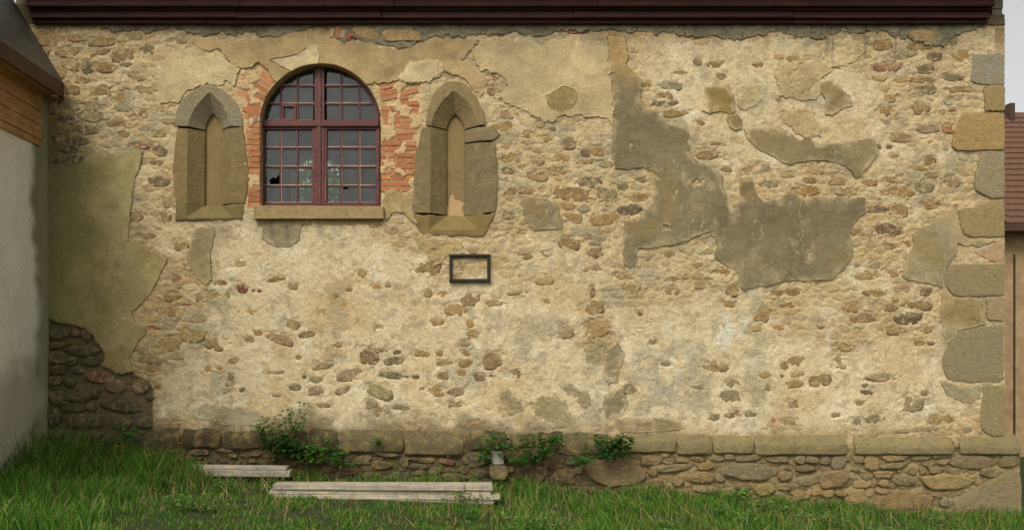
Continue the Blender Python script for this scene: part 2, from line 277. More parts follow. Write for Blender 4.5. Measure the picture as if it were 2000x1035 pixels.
STONES = """240 108 58 27 b;200 80 60 22 t;150 76 36 14 o;95 75 60 30 t;75 97 50 30 t;130 100 50 22 t;190 102 44 12 b;125 120 18 20 t;170 131 24 28 d;145 127 22 28 b;205 132 44 22 b;245 126 24 9 g;285 100 36 26 g;115 140 26 30 t;160 157 34 16 b;190 183 64 26 b;240 190 26 28 t;140 175 36 24 b;180 208 34 22 g;135 205 50 30 g;240 210 36 18 y;285 222 26 16 b;230 242 42 18 b;180 230 50 20 g;130 233 40 16 k;170 255 46 18 k;136 252 26 13 k;120 272 34 20 k;160 274 34 18 k;275 285 36 12 r;312 295 30 26 d;305 318 30 12 b;240 262 22 14 o;135 292 44 16 k;120 311 40 14 k;152 310 30 14 k;310 355 46 20 d;265 425 30 16 b;325 425 24 20 b;285 462 40 10 t;350 480 34 20 t;345 545 24 12 r;335 580 36 18 o;325 607 48 26 o;365 595 22 6 r;330 672 50 28 t;375 655 50 26 t;300 640 30 8 r;
110 650 40 26 k;145 650 28 18 k;168 656 24 24 k;110 674 50 14 k;160 685 70 20 k;108 700 44 24 k;140 706 26 18 k;176 706 36 20 k;110 722 34 18 k;150 722 36 14 k;190 735 60 24 r2;105 745 30 20 k;135 747 28 18 k;155 772 52 26 k;110 775 42 32 k;186 768 18 20 k;225 755 44 26 d;275 752 40 30 d;235 793 78 28 k;128 800 20 10 k;152 798 26 15 k;178 796 20 14 k;105 815 34 34 k;165 822 84 28 k;235 826 40 24 k;280 825 36 26 k;120 852 60 24 k;240 858 90 16 k;180 850 40 16 k;
432 552 34 10 r;474 562 26 22 r2;508 570 13 12 r2;495 568 7 7 r;540 545 40 11 b;572 560 22 14 b;470 515 24 14 t;573 635 28 22 o;548 660 60 22 b 22;600 652 34 13 b -12;502 650 20 12 o;487 663 20 16 o;420 672 50 26 b;445 575 18 12 o;683 566 15 8 b;656 578 10 6 b;706 535 20 18 o;672 595 12 9 o;735 560 22 10 o;757 558 14 8 b;738 640 24 14 t;660 675 18 8 b;726 683 70 13 d;490 608 18 14 t;456 704 22 14 o;406 722 14 16 o;428 720 16 8 o;445 740 30 27 b;474 762 20 10 d;439 765 20 9 g;
582 697 14 10 b;630 715 50 12 g;716 697 60 30 d2;775 688 18 9 d;770 705 40 18 d;685 733 72 26 g -10;766 733 62 14 d;740 765 56 26 g 15;617 740 30 16 g;616 763 32 17 d;574 757 26 14 d;540 772 20 6 g;545 728 30 6 g;670 762 34 14 g -20;633 792 26 10 d;724 788 22 20 g;738 803 18 22 b;780 795 40 10 d;594 735 8 8 d;
862 575 26 12 o;836 574 18 15 o;890 604 46 24 o;918 585 42 26 b -25;966 592 34 13 o;1010 572 40 7 o;1068 588 12 10 o;853 630 26 20 o;918 632 16 16 o;925 655 26 26 o;906 673 22 12 g;1104 648 36 26 g;1165 640 56 40 t;1160 600 40 30 b;1132 605 8 8 o;1157 572 12 24 r;
824 690 36 16 o;858 690 18 11 o;868 709 32 13 o;908 709 32 15 o;960 703 40 34 b;942 734 42 22 d2;903 728 18 13 o;865 733 24 18 b;814 736 24 8 d;851 764 36 22 o;892 764 34 18 d;857 785 14 8 o;890 790 40 14 b;1007 730 18 22 b;910 690 18 14 b;823 759 10 6 r;
1152 356 46 20 d;1118 380 76 28 b;1185 380 44 26 g;1110 403 30 16 o;1140 408 26 14 y;1180 430 70 24 o;1120 428 40 24 t;1110 475 44 26 b;1160 470 50 18 g;1182 455 32 10 o;1165 492 40 20 b;1040 372 60 14 b;995 422 20 16 b;1050 345 40 20 t;1000 310 56 16 o;1098 308 42 18 o;1140 316 36 10 o;1110 280 36 24 d;1143 298 26 24 d;1168 295 30 20 t;1068 270 24 16 o;1050 315 26 16 t;1080 252 12 8 d;1035 265 30 12 b;1010 155 30 14 b;1042 156 30 18 b;960 150 34 14 b;966 177 28 22 b;1133 146 20 10 b;1005 115 26 8 b;1090 335 40 16 t;1020 500 40 16 b;1070 495 30 16 g;1000 375 30 14 o;
1310 168 44 16 y;1262 165 20 12 b;1300 188 34 14 b;1285 203 26 10 d;1315 203 24 10 d;1320 222 50 14 o;1400 126 38 14 b;1480 127 22 12 b;1412 150 26 12 d;1362 122 24 12 b;1520 112 24 10 t;1550 115 30 12 t;1580 115 24 12 t;1540 168 32 14 b;1575 170 34 14 b;1595 152 16 12 b;1380 303 50 18 b;1420 330 24 12 b;1330 142 36 8 g;1365 240 24 10 b;1300 300 20 10 b;
1250 387 34 20 o;1230 410 50 20 d;1215 365 40 16 g;1252 352 24 10 g;1500 362 36 14 y;1572 374 50 20 o;1582 353 30 10 b;1312 568 32 17 b;1250 612 14 12 b;1320 545 50 9 o;1266 507 12 6 g;1412 532 36 16 o;1430 565 30 30 b;1485 620 36 26 b;1478 642 26 12 o;1518 640 26 10 o;1515 572 26 16 b;1550 570 30 16 b;1495 607 30 8 o;1540 598 30 8 b;1275 668 20 12 g;1425 595 20 10 o;
1398 719 52 18 o;1232 760 40 24 d;1430 748 30 18 g;1365 757 24 8 g;1425 772 44 24 g;1300 710 24 10 g;1495 733 26 10 o;1530 714 18 18 b;1555 705 34 20 o;1550 750 40 16 o;1527 734 10 8 r;1555 730 30 11 t;1550 788 28 18 g;1511 822 9 11 R;1538 824 36 16 g;1435 810 36 14 g;1395 815 24 14 g;1465 808 24 12 g;1500 756 12 12 o;1590 745 26 24 b;1440 802 10 4 r;
1725 90 42 18 b;1792 92 42 18 o;1852 82 34 20 g;1765 108 60 14 g;1825 112 32 20 d;1737 133 60 20 r;1808 136 36 18 d;1878 112 34 22 o;1712 155 40 10 t;1760 157 22 10 o;1800 156 50 12 b;1860 152 42 14 g;1810 175 40 22 g;1875 177 46 10 o;1738 193 26 16 o;1725 218 38 20 o;1855 200 22 14 y;1862 216 20 8 r;1813 252 50 20 g;1850 252 26 18 R;1760 271 42 16 b;1718 288 14 10 d;1738 287 12 8 d;1748 305 22 8 b;1817 312 26 22 b;1800 330 46 6 o;
1698 357 36 12 o;1745 352 34 12 o;1755 378 66 28 o;1808 366 40 28 g;1715 410 40 16 d;1755 412 40 28 b;1820 400 40 20 b;1738 452 64 26 d2;1675 455 36 14 b;1740 482 26 12 o;1768 480 22 14 b;1690 540 50 14 o;1762 565 30 22 p;1745 535 24 14 p;1710 574 54 11 o;1675 597 60 24 o;1742 602 34 14 b;1795 597 70 22 b;1748 586 16 11 b;1775 622 56 24 d;1690 622 60 18 b;1755 647 48 18 b;1808 645 28 12 o;1650 679 30 14 o;1795 670 24 14 b;1818 672 18 8 d;1808 570 26 16 d;1867 403 10 10 R;
1640 708 30 24 g;1610 742 30 24 b;1722 738 60 16 g;1692 766 22 10 d;1692 752 20 10 g;1808 769 24 12 r;1780 790 50 34 g;1680 788 20 14 g;1710 818 40 18 g;1672 823 24 18 g;1840 818 70 20 o;1632 810 20 10 g;1785 841 110 9 g;1890 840 20 10 g;
1800 71 58 22 T;1765 60 30 11 b;718 66 56 24 T 14;786 72 74 22 T;1690 62 26 9 b;1545 60 30 9 t;1200 66 24 9 t;1130 62 50 9 r;1450 66 40 14 t;560 66 30 11 t;545 64 14 9 R;1095 60 18 8 t;1350 70 40 16 t;1600 72 36 14 b"""
SC['m'] = (172, 146, 102); SC['n'] = (158, 134, 96); SC['q'] = (150, 138, 106); SC['r2'] = (124, 72, 58); SC['r'] = (146, 98, 74); SC['d2'] = (108, 84, 58)
for k_ in 'tobgdyp': SC[k_] = tuple(.74 * a + .26 * b for a, b in zip(SC[k_], (166, 148, 110)))

# ---- grid
ST = 1.6
xs = np.arange(30, 1962.1, ST); ys = np.arange(40, 900, ST)
XG, YG = np.meshgrid(xs, ys)
U = .012 * fbm(XG, YG, 210, 5, 3)                      # slow swell of the whole wall
def soft(poly, w=25, amp=22, seed=3):
    d = sdf_poly(XG + amp * fbm(XG, YG, 45, seed, 3), YG + amp * fbm(XG, YG, 45, seed + 5, 3), poly); return ss(-w, w, d)
cream = .30 + 0 * XG
for P, v in (([(410,440),(500,432),(745,432),(800,480),(860,545),(1000,545),(1140,590),(1150,700),(1200,760),(1500,760),(1850,760),(1915,840),(300,835),(310,750),(430,600)], 1.),
             ([(1225,75),(1600,75),(1710,150),(1725,240),(1640,310),(1450,330),(1340,250),(1250,160)], .92),
             ([(1200,600),(1420,580),(1600,680),(1760,670),(1860,700),(1850,840),(1200,840)], .9),
             ([(1600,230),(1700,215),(1760,270),(1880,290),(1870,330),(1720,340)], .8),
             ([(290,400),(420,432),(410,520),(340,520)], .6), ([(1690,640),(1850,690),(1910,840),(1640,840)], .95), ([(940,170),(1010,200),(1060,250),(1000,300),(970,260)], .7), ([(980,440),(1200,500),(1200,620),(1100,600),(960,540)], .7), ([(1590,500),(1700,520),(1840,560),(1830,640),(1640,560)], .5)):
    cream = np.maximum(cream, v * soft(P))
cream = np.clip(cream + .28 * fbm(XG, YG, 60, 21, 4), 0, 1)
dark_zone = soft([(60,600),(110,616),(170,640),(200,690),(205,715),(260,730),(296,760),(300,880),(60,900)], 6, 8)
# relief
wx = XG + 6 * fbm(XG, YG, 18, 40, 4, .65); wy = YG + 5 * fbm(XG, YG, 18, 50, 4, .65)
f1, f2, cid = worley(wx, wy, 34, 15, 4)
cellb = ss(.02, .35, f2 - f1)
lumps = fbm(XG, YG, 26, 60, 4, .6, .7); fine = fbm(XG, YG, 7, 70, 3, .6)
tn = fbm(wx, wy, 46, 80, 4, .55, .75) * 2.2; fl = np.floor(tn); terr = (fl + ss(.80, 1, tn - fl)) * .005 * ss(-.3, .35, fbm(XG, YG, 90, 90, 2))
rub = np.clip(1.15 - cream, 0, 1)
g1_, g2_, _ = worley(XG + 16 * fbm(XG, YG, 30, 42, 4), YG + 14 * fbm(XG, YG, 30, 52, 4), 74, 58, 14)
crack = ss(.035, .0, g2_ - g1_) * ss(.0, .35, fbm(XG, YG, 80, 44, 3))
grit = fbm(XG, YG, 11, 46, 3, .7, .8)
micro = nrs.randn(*XG.shape)
ROUGH = (1 - .38 * cream) * (.0030 * lumps + .0036 * fine + .0036 * grit) + .0009 * micro + terr * .42 + ss(.35, .9, rub) * (.0075 * (cellb - .6)) - .032 * dark_zone - .008 * crack
# colours of the base coat
c_cream, c_pale, c_och, c_brn, c_gry = lin((211,190,149)), lin((222,206,170)), lin((187,163,119)), lin((154,132,96)), lin((160,148,118))
def mixc(a, b, f): f = f[..., None]; return a * (1 - f) + b * f
CB = mixc(c_och + 0 * XG[..., None], c_cream, cream)
CB = mixc(CB, c_pale, ss(.1, .7, fbm(XG, YG, 38, 31, 4)) * .65 * cream)
CB = mixc(CB, c_brn, rub * ss(.5, .8, cid) * cellb * .6)
CB = mixc(CB, lin((176,146,94)), rub * ss(.45, .2, cid) * cellb * .5)
CB = mixc(CB, c_gry, ss(.25, .6, fbm(XG, YG, 55, 33, 5, .6)) * .55)
CB = mixc(CB, c_brn, ss(.30, .62, fbm(XG, YG, 16, 35, 4, .6)) * .42)
CB = mixc(CB, lin((186,154,100)), ss(.25, .6, fbm(XG, YG, 110, 36, 4, .6)) * .35)
lowdirt = ss(800, 846, YG + 26 * fbm(XG, YG, 34, 37, 4)) * (ss(1300, 900, XG) * .5 + .14)
CB = mixc(CB, lin((92,80,56)), lowdirt)
wht = soft([(1385,632),(1440,622),(1468,640),(1455,665),(1420,668),(1400,655)], 10, 20, 91) + .6 * soft([(1300,690),(1340,680),(1340,740),(1310,745)], 12, 22, 95) + .5 * soft([(1608,640),(1622,640),(1620,690),(1612,690)], 5, 8, 97)
CB = mixc(CB, lin((216,210,188)), np.clip(wht, 0, 1) * ss(-.15, .25, fbm(XG, YG, 12, 47, 4, .65)) * .85)
blu = soft([(1240,690),(1340,680),(1350,790),(1230,800)], 30, 30, 101) + soft([(1030,510),(1150,530),(1140,560),(1040,560)], 20, 20, 103) + .8 * soft([(510,590),(580,590),(590,640),(520,640)], 15, 18, 105)
CB = mixc(CB, lin((164,154,128)), np.clip(blu, 0, 1) * ss(-.1, .4, fbm(XG, YG, 20, 39, 5, .65)) * .7)
CB = mixc(CB, lin((96,84,58)), dark_zone * .85)
algae = ss(230, 95, XG + 40 * fbm(XG, YG, 70, 41, 4)) * ss(170, 260, YG)
CB = mixc(CB, lin((86,88,52)), algae * .75)
streak = sum(ss(w, w * .2, np.abs(XG - x0 - 3 * vn(YG, YG, 20, 43))) * ss(y0, y0 + 6, YG) * ss(y1, y1 - 40, YG) for x0, w, y0, y1 in ((626, 12, 430, 480), (690, 5, 430, 466), (560, 6, 430, 490), (530, 5, 430, 490), (1688, 4, 60, 130), (1690, 9, 70, 105), (1625, 4, 70, 140), (1748, 4, 70, 170), (1615, 8, 70, 125)))
CB = mixc(CB, lin((112,104,84)), np.clip(streak, 0, 1) * .6)
GR = 1 + .10 * nrs.randn(*XG.shape) + .10 * fine
# ---- openings
WC, WR, WB = (625.5, 242.0), 117.5, 405.0
def win_sdf(x, y):               # positive inside the masonry opening
    r = WR - np.hypot(x - WC[0], y - WC[1]); b = np.minimum(np.minimum(WR - np.abs(x - WC[0]), WB - y), 999)
    return np.where(y < WC[1], r, b)
NL = dict(O=[(345,398),(338,350),(345,260),(340,245),(345,215),(360,190),(385,173),(412,166),(440,178),(462,200),(473,225),(475,247),(482,300),(487,340),(482,385),(475,397),(475,430),(343,432)])
NR = dict(O=[(806,415),(808,340),(812,300),(822,270),(830,245),(835,215),(848,180),(865,165),(885,158),(910,165),(930,190),(945,220),(948,240),(972,256),(966,280),(972,350),(968,412),(955,440),(943,463),(825,460),(812,440)])
hole = win_sdf(XG, YG); nicheL = sdf_poly(XG, YG, NL['O']); nicheR = sdf_poly(XG, YG, NR['O'])
# ---- which plaster patch lies where (later ones over earlier ones)
LAB = np.full(XG.shape, -1); PD = np.zeros(XG.shape)
ROUGHW = {}
PATCH = [(nm, tuple(.86 * q + .14 * sum(c) / 3 for q in c) if nm == 'lime_plaster' else c, t if nm == 'mortar_band' else min(t, .015) + t * .08, rg, P, t) for nm, c, t, rg, P in PATCH]
for i, (nm, c, t, rg, P, tt) in enumerate(PATCH):
    P = np.array(P, float); m0, m1 = P.min(0) - 15, P.max(0) + 15
    j0, j1 = np.searchsorted(ys, [m0[1], m1[1]]); i0, i1 = np.searchsorted(xs, [m0[0], m1[0]])
    x = XG[j0:j1, i0:i1]; y = YG[j0:j1, i0:i1]
    d = sdf_poly(x + rg * 1.6 * fbm(x, y, 16, 200 + i, 4, .6), y + rg * 1.6 * fbm(x, y, 16, 300 + i, 4, .6), P)
    if tt == .022:
        for hx, hy, rx, ry in ((1364, 356, 13, 7), (1299, 443, 6, 5), (1231, 282, 5, 7), (1320, 372, 3, 8), (1580, 500, 5, 9)):
            d = np.minimum(d, (np.hypot((x - hx) / rx, (y - hy) / ry) - 1) * 6 + 2 * vn(x, y, 6, 17))
    s = d > 0; LAB[j0:j1, i0:i1][s] = i; PD[j0:j1, i0:i1][s] = d[s]
LAB[(hole > 2)] = -2; PD[LAB == -2] = 0
inpatch = ss(0, 6, PD)
H0 = U + ROUGH * (1 - inpatch) - .006 * inpatch
# ---- stones
stones = []
for rec in STONES.replace('\n', '').split(';'):
    q = rec.split(); stones.append([float(q[0]), float(q[1]), float(q[2]), float(q[3]), q[4], float(q[5]) if len(q) > 5 else rng.uniform(-7, 7)])
occ = np.zeros((1100, 2050), bool)
def mark(x, y, w, h, m=2): occ[max(0, int(y - h / 2 - m)):int(y + h / 2 + m), max(0, int(x - w / 2 - m)):int(x + w / 2 + m)] = True
def free(x, y, w, h, m=0): return not occ[int(y - h / 2 - m):int(y + h / 2 + m), int(x - w / 2 - m):int(x + w / 2 + m)].any()
for s in stones: mark(*s[:4])
def lab_at(x, y): return LAB[min(max(int((y - ys[0]) / ST + .5), 0), len(ys) - 1), min(max(int((x - xs[0]) / ST + .5), 0), len(xs) - 1)]
BRZ = [(470,190,510,408),(742,150,822,378),(458,116,572,200)]           # brick zones
extra = []
for _ in range(2600):
    x = rng.uniform(100, 1900); y = rng.uniform(68, 834)
    j, i = int((y - ys[0]) / ST), int((x - xs[0]) / ST)
    if LAB[j, i] != -1 or hole[j, i] > -14 or nicheL[j, i] > -10 or nicheR[j, i] > -10: continue
    if any(a - 6 < x < c + 6 and b < y < d for a, b, c, d in BRZ) or x > 1830 + (y % 60): continue
    p = rub[j, i]
    if p < .55 or rng.random() > p: continue
    w = rng.choice([12, 18, 26, 34, 44, 54]) * rng.uniform(.85, 1.2) * (.75 + .4 * p); h = max(5, w * rng.uniform(.32, .62))
    if any(lab_at(x + a * w / 2, y + b * h / 2) != -1 for a in (-1, 1) for b in (-1, 1)) or not free(x, y, w, h, .5): continue
    mark(x, y, w, h, 1.0)
    kz = dark_zone[j, i] > .5 or (algae[j, i] > .5)
    extra.append([x, y, w, h, 'k' if kz else rng.choice('mmmnnqtb'), rng.uniform(-12, 12)])
stones += extra
stones.sort(key=lambda s: -s[2] * s[3])
# the coat is thinned over each stone so that its face shows, with a ragged lip
for s in stones:
    x0, y0, w, h, c, a = s
    j0, j1 = np.searchsorted(ys, [y0 - h, y0 + h]); i0, i1 = np.searchsorted(xs, [x0 - w, x0 + w]); sl_ = (slice(j0, j1), slice(i0, i1))
    x = XG[sl_] - x0; y = YG[sl_] - y0; ca, sa = math.cos(math.radians(a)), math.sin(math.radians(a))
    u = (x * ca + y * sa) / (w / 2); v = (-x * sa + y * ca) / (h / 2)
    r = (np.abs(u) ** 2.6 + np.abs(v) ** 2.6) ** (1 / 2.6) + .42 * fine[sl_] + .34 * lumps[sl_] + .3 * grit[sl_]
    dep = ss(1.14, 1.04, r); tgt = U[sl_] - .0085
    H0[sl_] = H0[sl_] * (1 - dep) + np.minimum(H0[sl_], tgt) * dep
# brick zones: coat recessed, blobs of old plaster left over them
for a, b, c, d in BRZ:
    z = ss(-8, 8, sdf_poly(XG + 8 * fbm(XG, YG, 25, 61, 3), YG + 8 * fbm(XG, YG, 25, 64, 3), [(a, b), (c, b), (c, d), (a, d)])) * (1 - inpatch)
    blob = ss(.12, .40, fbm(XG, YG, 24, 66, 4, .55) + (-.08 if a > 600 else -.25 if a < 460 else -.2))
    H0 = H0 * (1 - z) + (U - .012 + .004 * fine + blob * .020) * z
    CB = mixc(CB, lin((206,172,122)), z * .6)
HP = H0.copy()
CP = CB.copy()
for i, (nm, c, t, rg, P, tt) in enumerate(PATCH):
    s = LAB == i
    if not s.any(): continue
    x, y = XG[s], YG[s]
    rough_ = .0012 if t > .012 else .0022
    if nm == 'mortar_band': rough_ = .006
    n1 = fbm(x, y, 60, 400 + i, 4); n2 = fbm(x, y, 10, 420, 3)
    HP[s] = U[s] + t * (.40 + .75 * ss(-.45, .35, fbm(x, y, 70, 495 + i, 3))) + (ROUGH[s] * .75 if tt < .0125 else ROUGH[s] * .12) - .006 * crack[s] + rough_ * n2 + .002 * n1 - .004 * (1 - ss(0, 3, PD[s])) + (rough_ * fine[s])
    cc = lin(c)[None] * (1 + .17 * n1 + .06 * n2 + .10 * fbm(x, y, 26, 470 + i, 5, .65))[:, None]
    wear = (ss(9, -4, PD[s] + 15 * fbm(x, y, 22, 490 + i, 5, .65)) * .5 * (1 if nm != 'mortar_band' else .3) + .24 * ss(.38, .75, fbm(x, y, 34, 480 + i, 5, .65)))[:, None]
    if nm == 'cement_plaster' and t > .013:            # pale scratches and flecks, ochre stains
        sc_ = ss(.62, .78, vn(x + y * .15, y, 3.2, 441, 9) * .65 + vn(x, y, 40, 442) * .45); cc = cc * (1 - .35 * sc_[:, None]) + lin((186,172,136)) * .35 * sc_[:, None]
        oc = ss(.3, .8, fbm(x, y, 80, 450 + i, 4)) * .4; cc = cc * (1 - oc[:, None]) + lin((142,116,62)) * oc[:, None]
    if tt == .016 and nm == 'lime_plaster':
        oc = ss(.1, .7, fbm(x, y, 40, 455, 4)) * .35; cc = cc * (1 - oc[:, None]) + lin((196,170,120)) * oc[:, None]
    if tt == .022:                                        # the upper strip is a warmer, sandier coat
        f = ss(190, 110, y + 20 * n1)[:, None]; cc = cc * (1 - f) + lin((172,142,90)) * f
    al = (algae[s] * .7)[:, None]; cc = cc * (1 - al) + lin((104,108,62)) * al
    st = (np.clip(streak[s], 0, 1) * .5)[:, None]; cc = cc * (1 - st) + lin((96,90,72)) * st
    CP[s] = cc * (1 - wear) + CB[s] * wear
CB = np.clip(CB * GR[..., None], .01, .9); CP = np.clip(CP * (1 + .085 * nrs.randn(*XG.shape))[..., None], .01, .9)

def grid_mesh(name, keep, H, Cc, mat, parent, skirt=None, back=None):
    """cells (ny-1, nx-1) marked in keep become quads; optional rim running back to 'back'"""
    ny, nx = H.shape; idx = np.arange(ny * nx).reshape(ny, nx)
    q = np.stack([idx[:-1, :-1], idx[1:, :-1], idx[1:, 1:], idx[:-1, 1:]], -1)[keep]
    V = np.c_[X_(XG2.ravel()), -H.ravel(), Z_(YG2.ravel())]
    used = np.unique(q); re = np.full(ny * nx, -1); re[used] = np.arange(len(used))
    co = V[used]; cl = Cc.reshape(-1, 3)[used]; q = re[q]
    if skirt:
        k2 = np.pad(keep, 1); E = []
        for dj, di, a, b in ((-1, 0, (0, 0), (0, 1)), (1, 0, (1, 1), (1, 0)), (0, -1, (1, 0), (0, 0)), (0, 1, (0, 1), (1, 1))):
            e = keep & ~k2[1 + dj:k2.shape[0] - 1 + dj, 1 + di:k2.shape[1] - 1 + di]; J, I = np.nonzero(e)
            E.append(np.c_[re[idx[J + a[0], I + a[1]]], re[idx[J + b[0], I + b[1]]]])
        E = np.concatenate(E); bv = np.unique(E); rb = np.full(len(co), -1); rb[bv] = np.arange(len(bv)) + 2 * len(co) * 0 + len(co) + len(bv)
        rt = np.full(len(co), -1); rt[bv] = np.arange(len(bv)) + len(co)
        top = co[bv]; bot = co[bv].copy(); bot[:, 1] += skirt
        q = np.concatenate([q, np.c_[rt[E[:, 1]], rt[E[:, 0]], rb[E[:, 0]], rb[E[:, 1]]]])
        co = np.concatenate([co, top, bot]); cl = np.concatenate([cl, cl[bv], cl[bv]])
    return bigmesh(name, co, q, mat, parent, cl)

# snap the rim of the window opening on its curve
XG2, YG2 = XG.copy(), YG.copy()
near = np.abs(hole) < 1.3
arc = YG < WC[1]; rr = np.hypot(XG - WC[0], YG - WC[1]) + 1e-6
sx_ = np.where(arc, (XG - WC[0]) / rr, np.sign(XG - WC[0]) * (np.abs(np.abs(XG - WC[0]) - WR) < 2)); sy_ = np.where(arc, (YG - WC[1]) / rr, 0)
XG2[near] += (hole * sx_)[near]; YG2[near] += (hole * sy_)[near]
def cell_all(m): return m[:-1, :-1] & m[1:, :-1] & m[1:, 1:] & m[:-1, 1:]
open_ = cell_all(hole < 1.31) & cell_all(nicheL < 7) & cell_all(nicheR < 7)
cellc = LAB[:-1, :-1]
baseok = open_.copy()
deep = cell_all(PD > 4); baseok &= ~(deep & cell_all(LAB >= 0))
wall = grid_mesh('wall', baseok, H0, CB, M['mortar'], church)
for i, (nm, c, t, rg, P, tt) in enumerate(PATCH):
    kp = (cellc == i) & open_
    if kp.any(): grid_mesh(nm, kp, np.where(LAB == i, HP, U + t), np.where((LAB == i)[..., None], CP, lin(c)), M['mortar'] if nm == 'mortar_band' else M['plaster'], wall, skirt=t + .03)
def hU(px, py): return float(U[min(max(int((py - ys[0]) / ST), 0), len(ys) - 1), min(max(int((px - xs[0]) / ST), 0), len(xs) - 1)])

# ---- rubble stones
def stone_mesh(outline, c0, h_top, depth, rings=(1.0, .92, .72, .4), drop=(1, .35, .06, 0), namp=.004, tilt=(0, 0), seed=0, scale=1.0):
    """outline: px points round centre c0 -> low dome, front height h_top (m), rim runs back by depth"""
    vs = []; fs = []; n = len(outline); R = random.Random(seed)
    ph = [R.uniform(0, 50) for _ in range(2)]
    O = np.array(outline)
    for r, dr in zip(rings, drop):
        u, v = O[:, 0] * r, O[:, 1] * r
        h = h_top - dr * depth + tilt[0] * u + tilt[1] * v + (namp * fbm(c0[0] + u + ph[0], c0[1] + v + ph[1], 13, 500, 3) if dr < .9 else 0)
        vs += list(zip(u * PX, -h, -v * PX))
    vs.append((0, -h_top - namp * R.uniform(-1, 1), 0))
    for k_ in range(len(rings) - 1):
        for i in range(n):
            a = k_ * n + i; b = k_ * n + (i + 1) % n; fs.append((a, b, b + n, a + n))
    m = (len(rings) - 1) * n
    for i in range(n): fs.append((m + i, m + (i + 1) % n, len(vs) - 1))
    return vs, [tuple(reversed(f)) for f in fs]
def blob(w, h, seed, n=16, sq=2.8, lob=.10, ang=0):
    R = random.Random(seed); k_ = R.choice([6, 7, 7, 8, 9]); ca, sa = math.cos(math.radians(ang)), math.sin(math.radians(ang))
    t0 = R.uniform(0, 6.28); V = []
    for i in range(k_):
        t = -(t0 + 2 * math.pi * (i + R.uniform(-.28, .28)) / k_); c, s_ = math.cos(t), math.sin(t)
        r = (abs(c) ** sq + abs(s_) ** sq) ** (-1 / sq) * R.uniform(.78, 1.12); V.append((c * r * w / 2, s_ * r * h / 2))
    V = np.array(V + V[:1]); L = np.r_[0, np.cumsum(np.hypot(*np.diff(V, axis=0).T))]; t = np.linspace(0, L[-1], n, endpoint=False)
    P = np.c_[np.interp(t, L, V[:, 0]), np.interp(t, L, V[:, 1])]; P = .06 * np.roll(P, 1, 0) + .88 * P + .06 * np.roll(P, -1, 0)
    P = P * (1 + np.array([[R.uniform(-.06, .06)] for _ in range(n)]))
    return [(x * ca - y * sa, x * sa + y * ca) for x, y in P]
def put_stone(name, vs, fs, px, py, col, mat, parent, y0=0.0, var=.14):
    o = pydata(name, vs, fs, mat, parent, True); o.location = (X_(px), y0, Z_(py))
    f = rng.uniform(1 - var, 1 + var); l = lin(col) * f * np.array([rng.uniform(.96, 1.04), 1, rng.uniform(.92, 1.08)])
    o.color = (*[float(min(1, q)) for q in l], 1); return o
smallV, smallF, smallC = [], [], []
for n_, (x, y, w, h, c, a) in enumerate(stones):
    proud = c == 'k' and y > 600; T = c == 'T'
    top = hU(x, y) + (.022 if T else .012 if proud else rng.uniform(-.006, -.001))
    nseg = 20 if w > 30 else 14
    vs, fs = stone_mesh(blob(w * 1.10, h * 1.14, n_, nseg, rng.uniform(2.3, 3.6), .10, a), (x, y), top, .035 if not T else .05,
                        rings=(1.0, .90, .70, .4) if proud else (1.0, .97, .74, .4), drop=(1, .30, .05, 0) if proud else (1, .05, .01, 0), namp=.006 if w > 20 else .004, tilt=(rng.uniform(-.0002, .0002), rng.uniform(-.0003, .0003)), seed=n_)
    cr = float(cream[min(max(int((y - ys[0]) / ST), 0), len(ys) - 1), min(max(int((x - xs[0]) / ST), 0), len(xs) - 1)]) * (0 if proud or c in ('r', 'r2', 'R') else .30)
    sc_ = tuple((1 - cr) * a_ + cr * b_ for a_, b_ in zip(SC[c], (180, 157, 114)))
    if n_ < 300: put_stone('stone', vs, fs, x, y, sc_, M['footstone' if proud else 'stone'], wall)
    else:
        b = len(smallV); smallV += [(v[0] + X_(x), v[1], v[2] + Z_(y)) for v in vs]; smallF += [tuple(q + b for q in f) for f in fs]
        l = lin(SC[c]) * rng.uniform(.85, 1.15); smallC += [l] * len(vs)
if smallV:
    me = bpy.data.meshes.new('small_stones'); me.from_pydata(smallV, [], smallF); me.polygons.foreach_set('use_smooth', [True] * len(me.polygons))
    ca = me.color_attributes.new('Col', 'FLOAT_COLOR', 'POINT'); ca.data.foreach_set('color', np.c_[np.array(smallC), np.ones(len(smallC))].astype(np.float32).ravel())
    tag(link('small_stones', me, M['mortar'], wall), kind='stuff')
print('stones', len(stones))

# ---- bricks
def brick_mesh(seed):
    R = random.Random(seed); bm = bmesh.new(); v, f = box_vf(-.5, .5, 0, .03, -.5, .5)
    bv = [bm.verts.new((a + R.uniform(-.04, .04), b + R.uniform(-.003, .003), c + R.uniform(-.07, .07))) for a, b, c in v]
    for q in f: bm.faces.new([bv[i] for i in q])
    me = bpy.data.meshes.new('brick'); bm.to_mesh(me); bm.free(); me.materials.append(M['brick']); return me
BM = [brick_mesh(i) for i in range(8)]
def brick(px, py, w, h, rot=0, out=.004, col=None):
    o = bpy.data.objects.new('brick', rng.choice(BM)); COL.objects.link(o); o.parent = wall
    o.location = (X_(px), -(hU(px, py) + out), Z_(py)); o.scale = (w * PX, 1, h * PX); o.rotation_euler = (rng.uniform(-.03, .03), math.radians(rot), rng.uniform(-.02, .02))
    c = col or rng.choice([(192,112,70),(184,100,60),(198,126,82),(174,94,62),(194,116,72),(188,124,90)])
    c = tuple(.78 * a + .22 * b for a, b in zip(c, (186, 146, 108)))
    o.color = (*[float(q) for q in lin(c) * rng.uniform(.82, 1.15)], 1); return o
y = 190.0
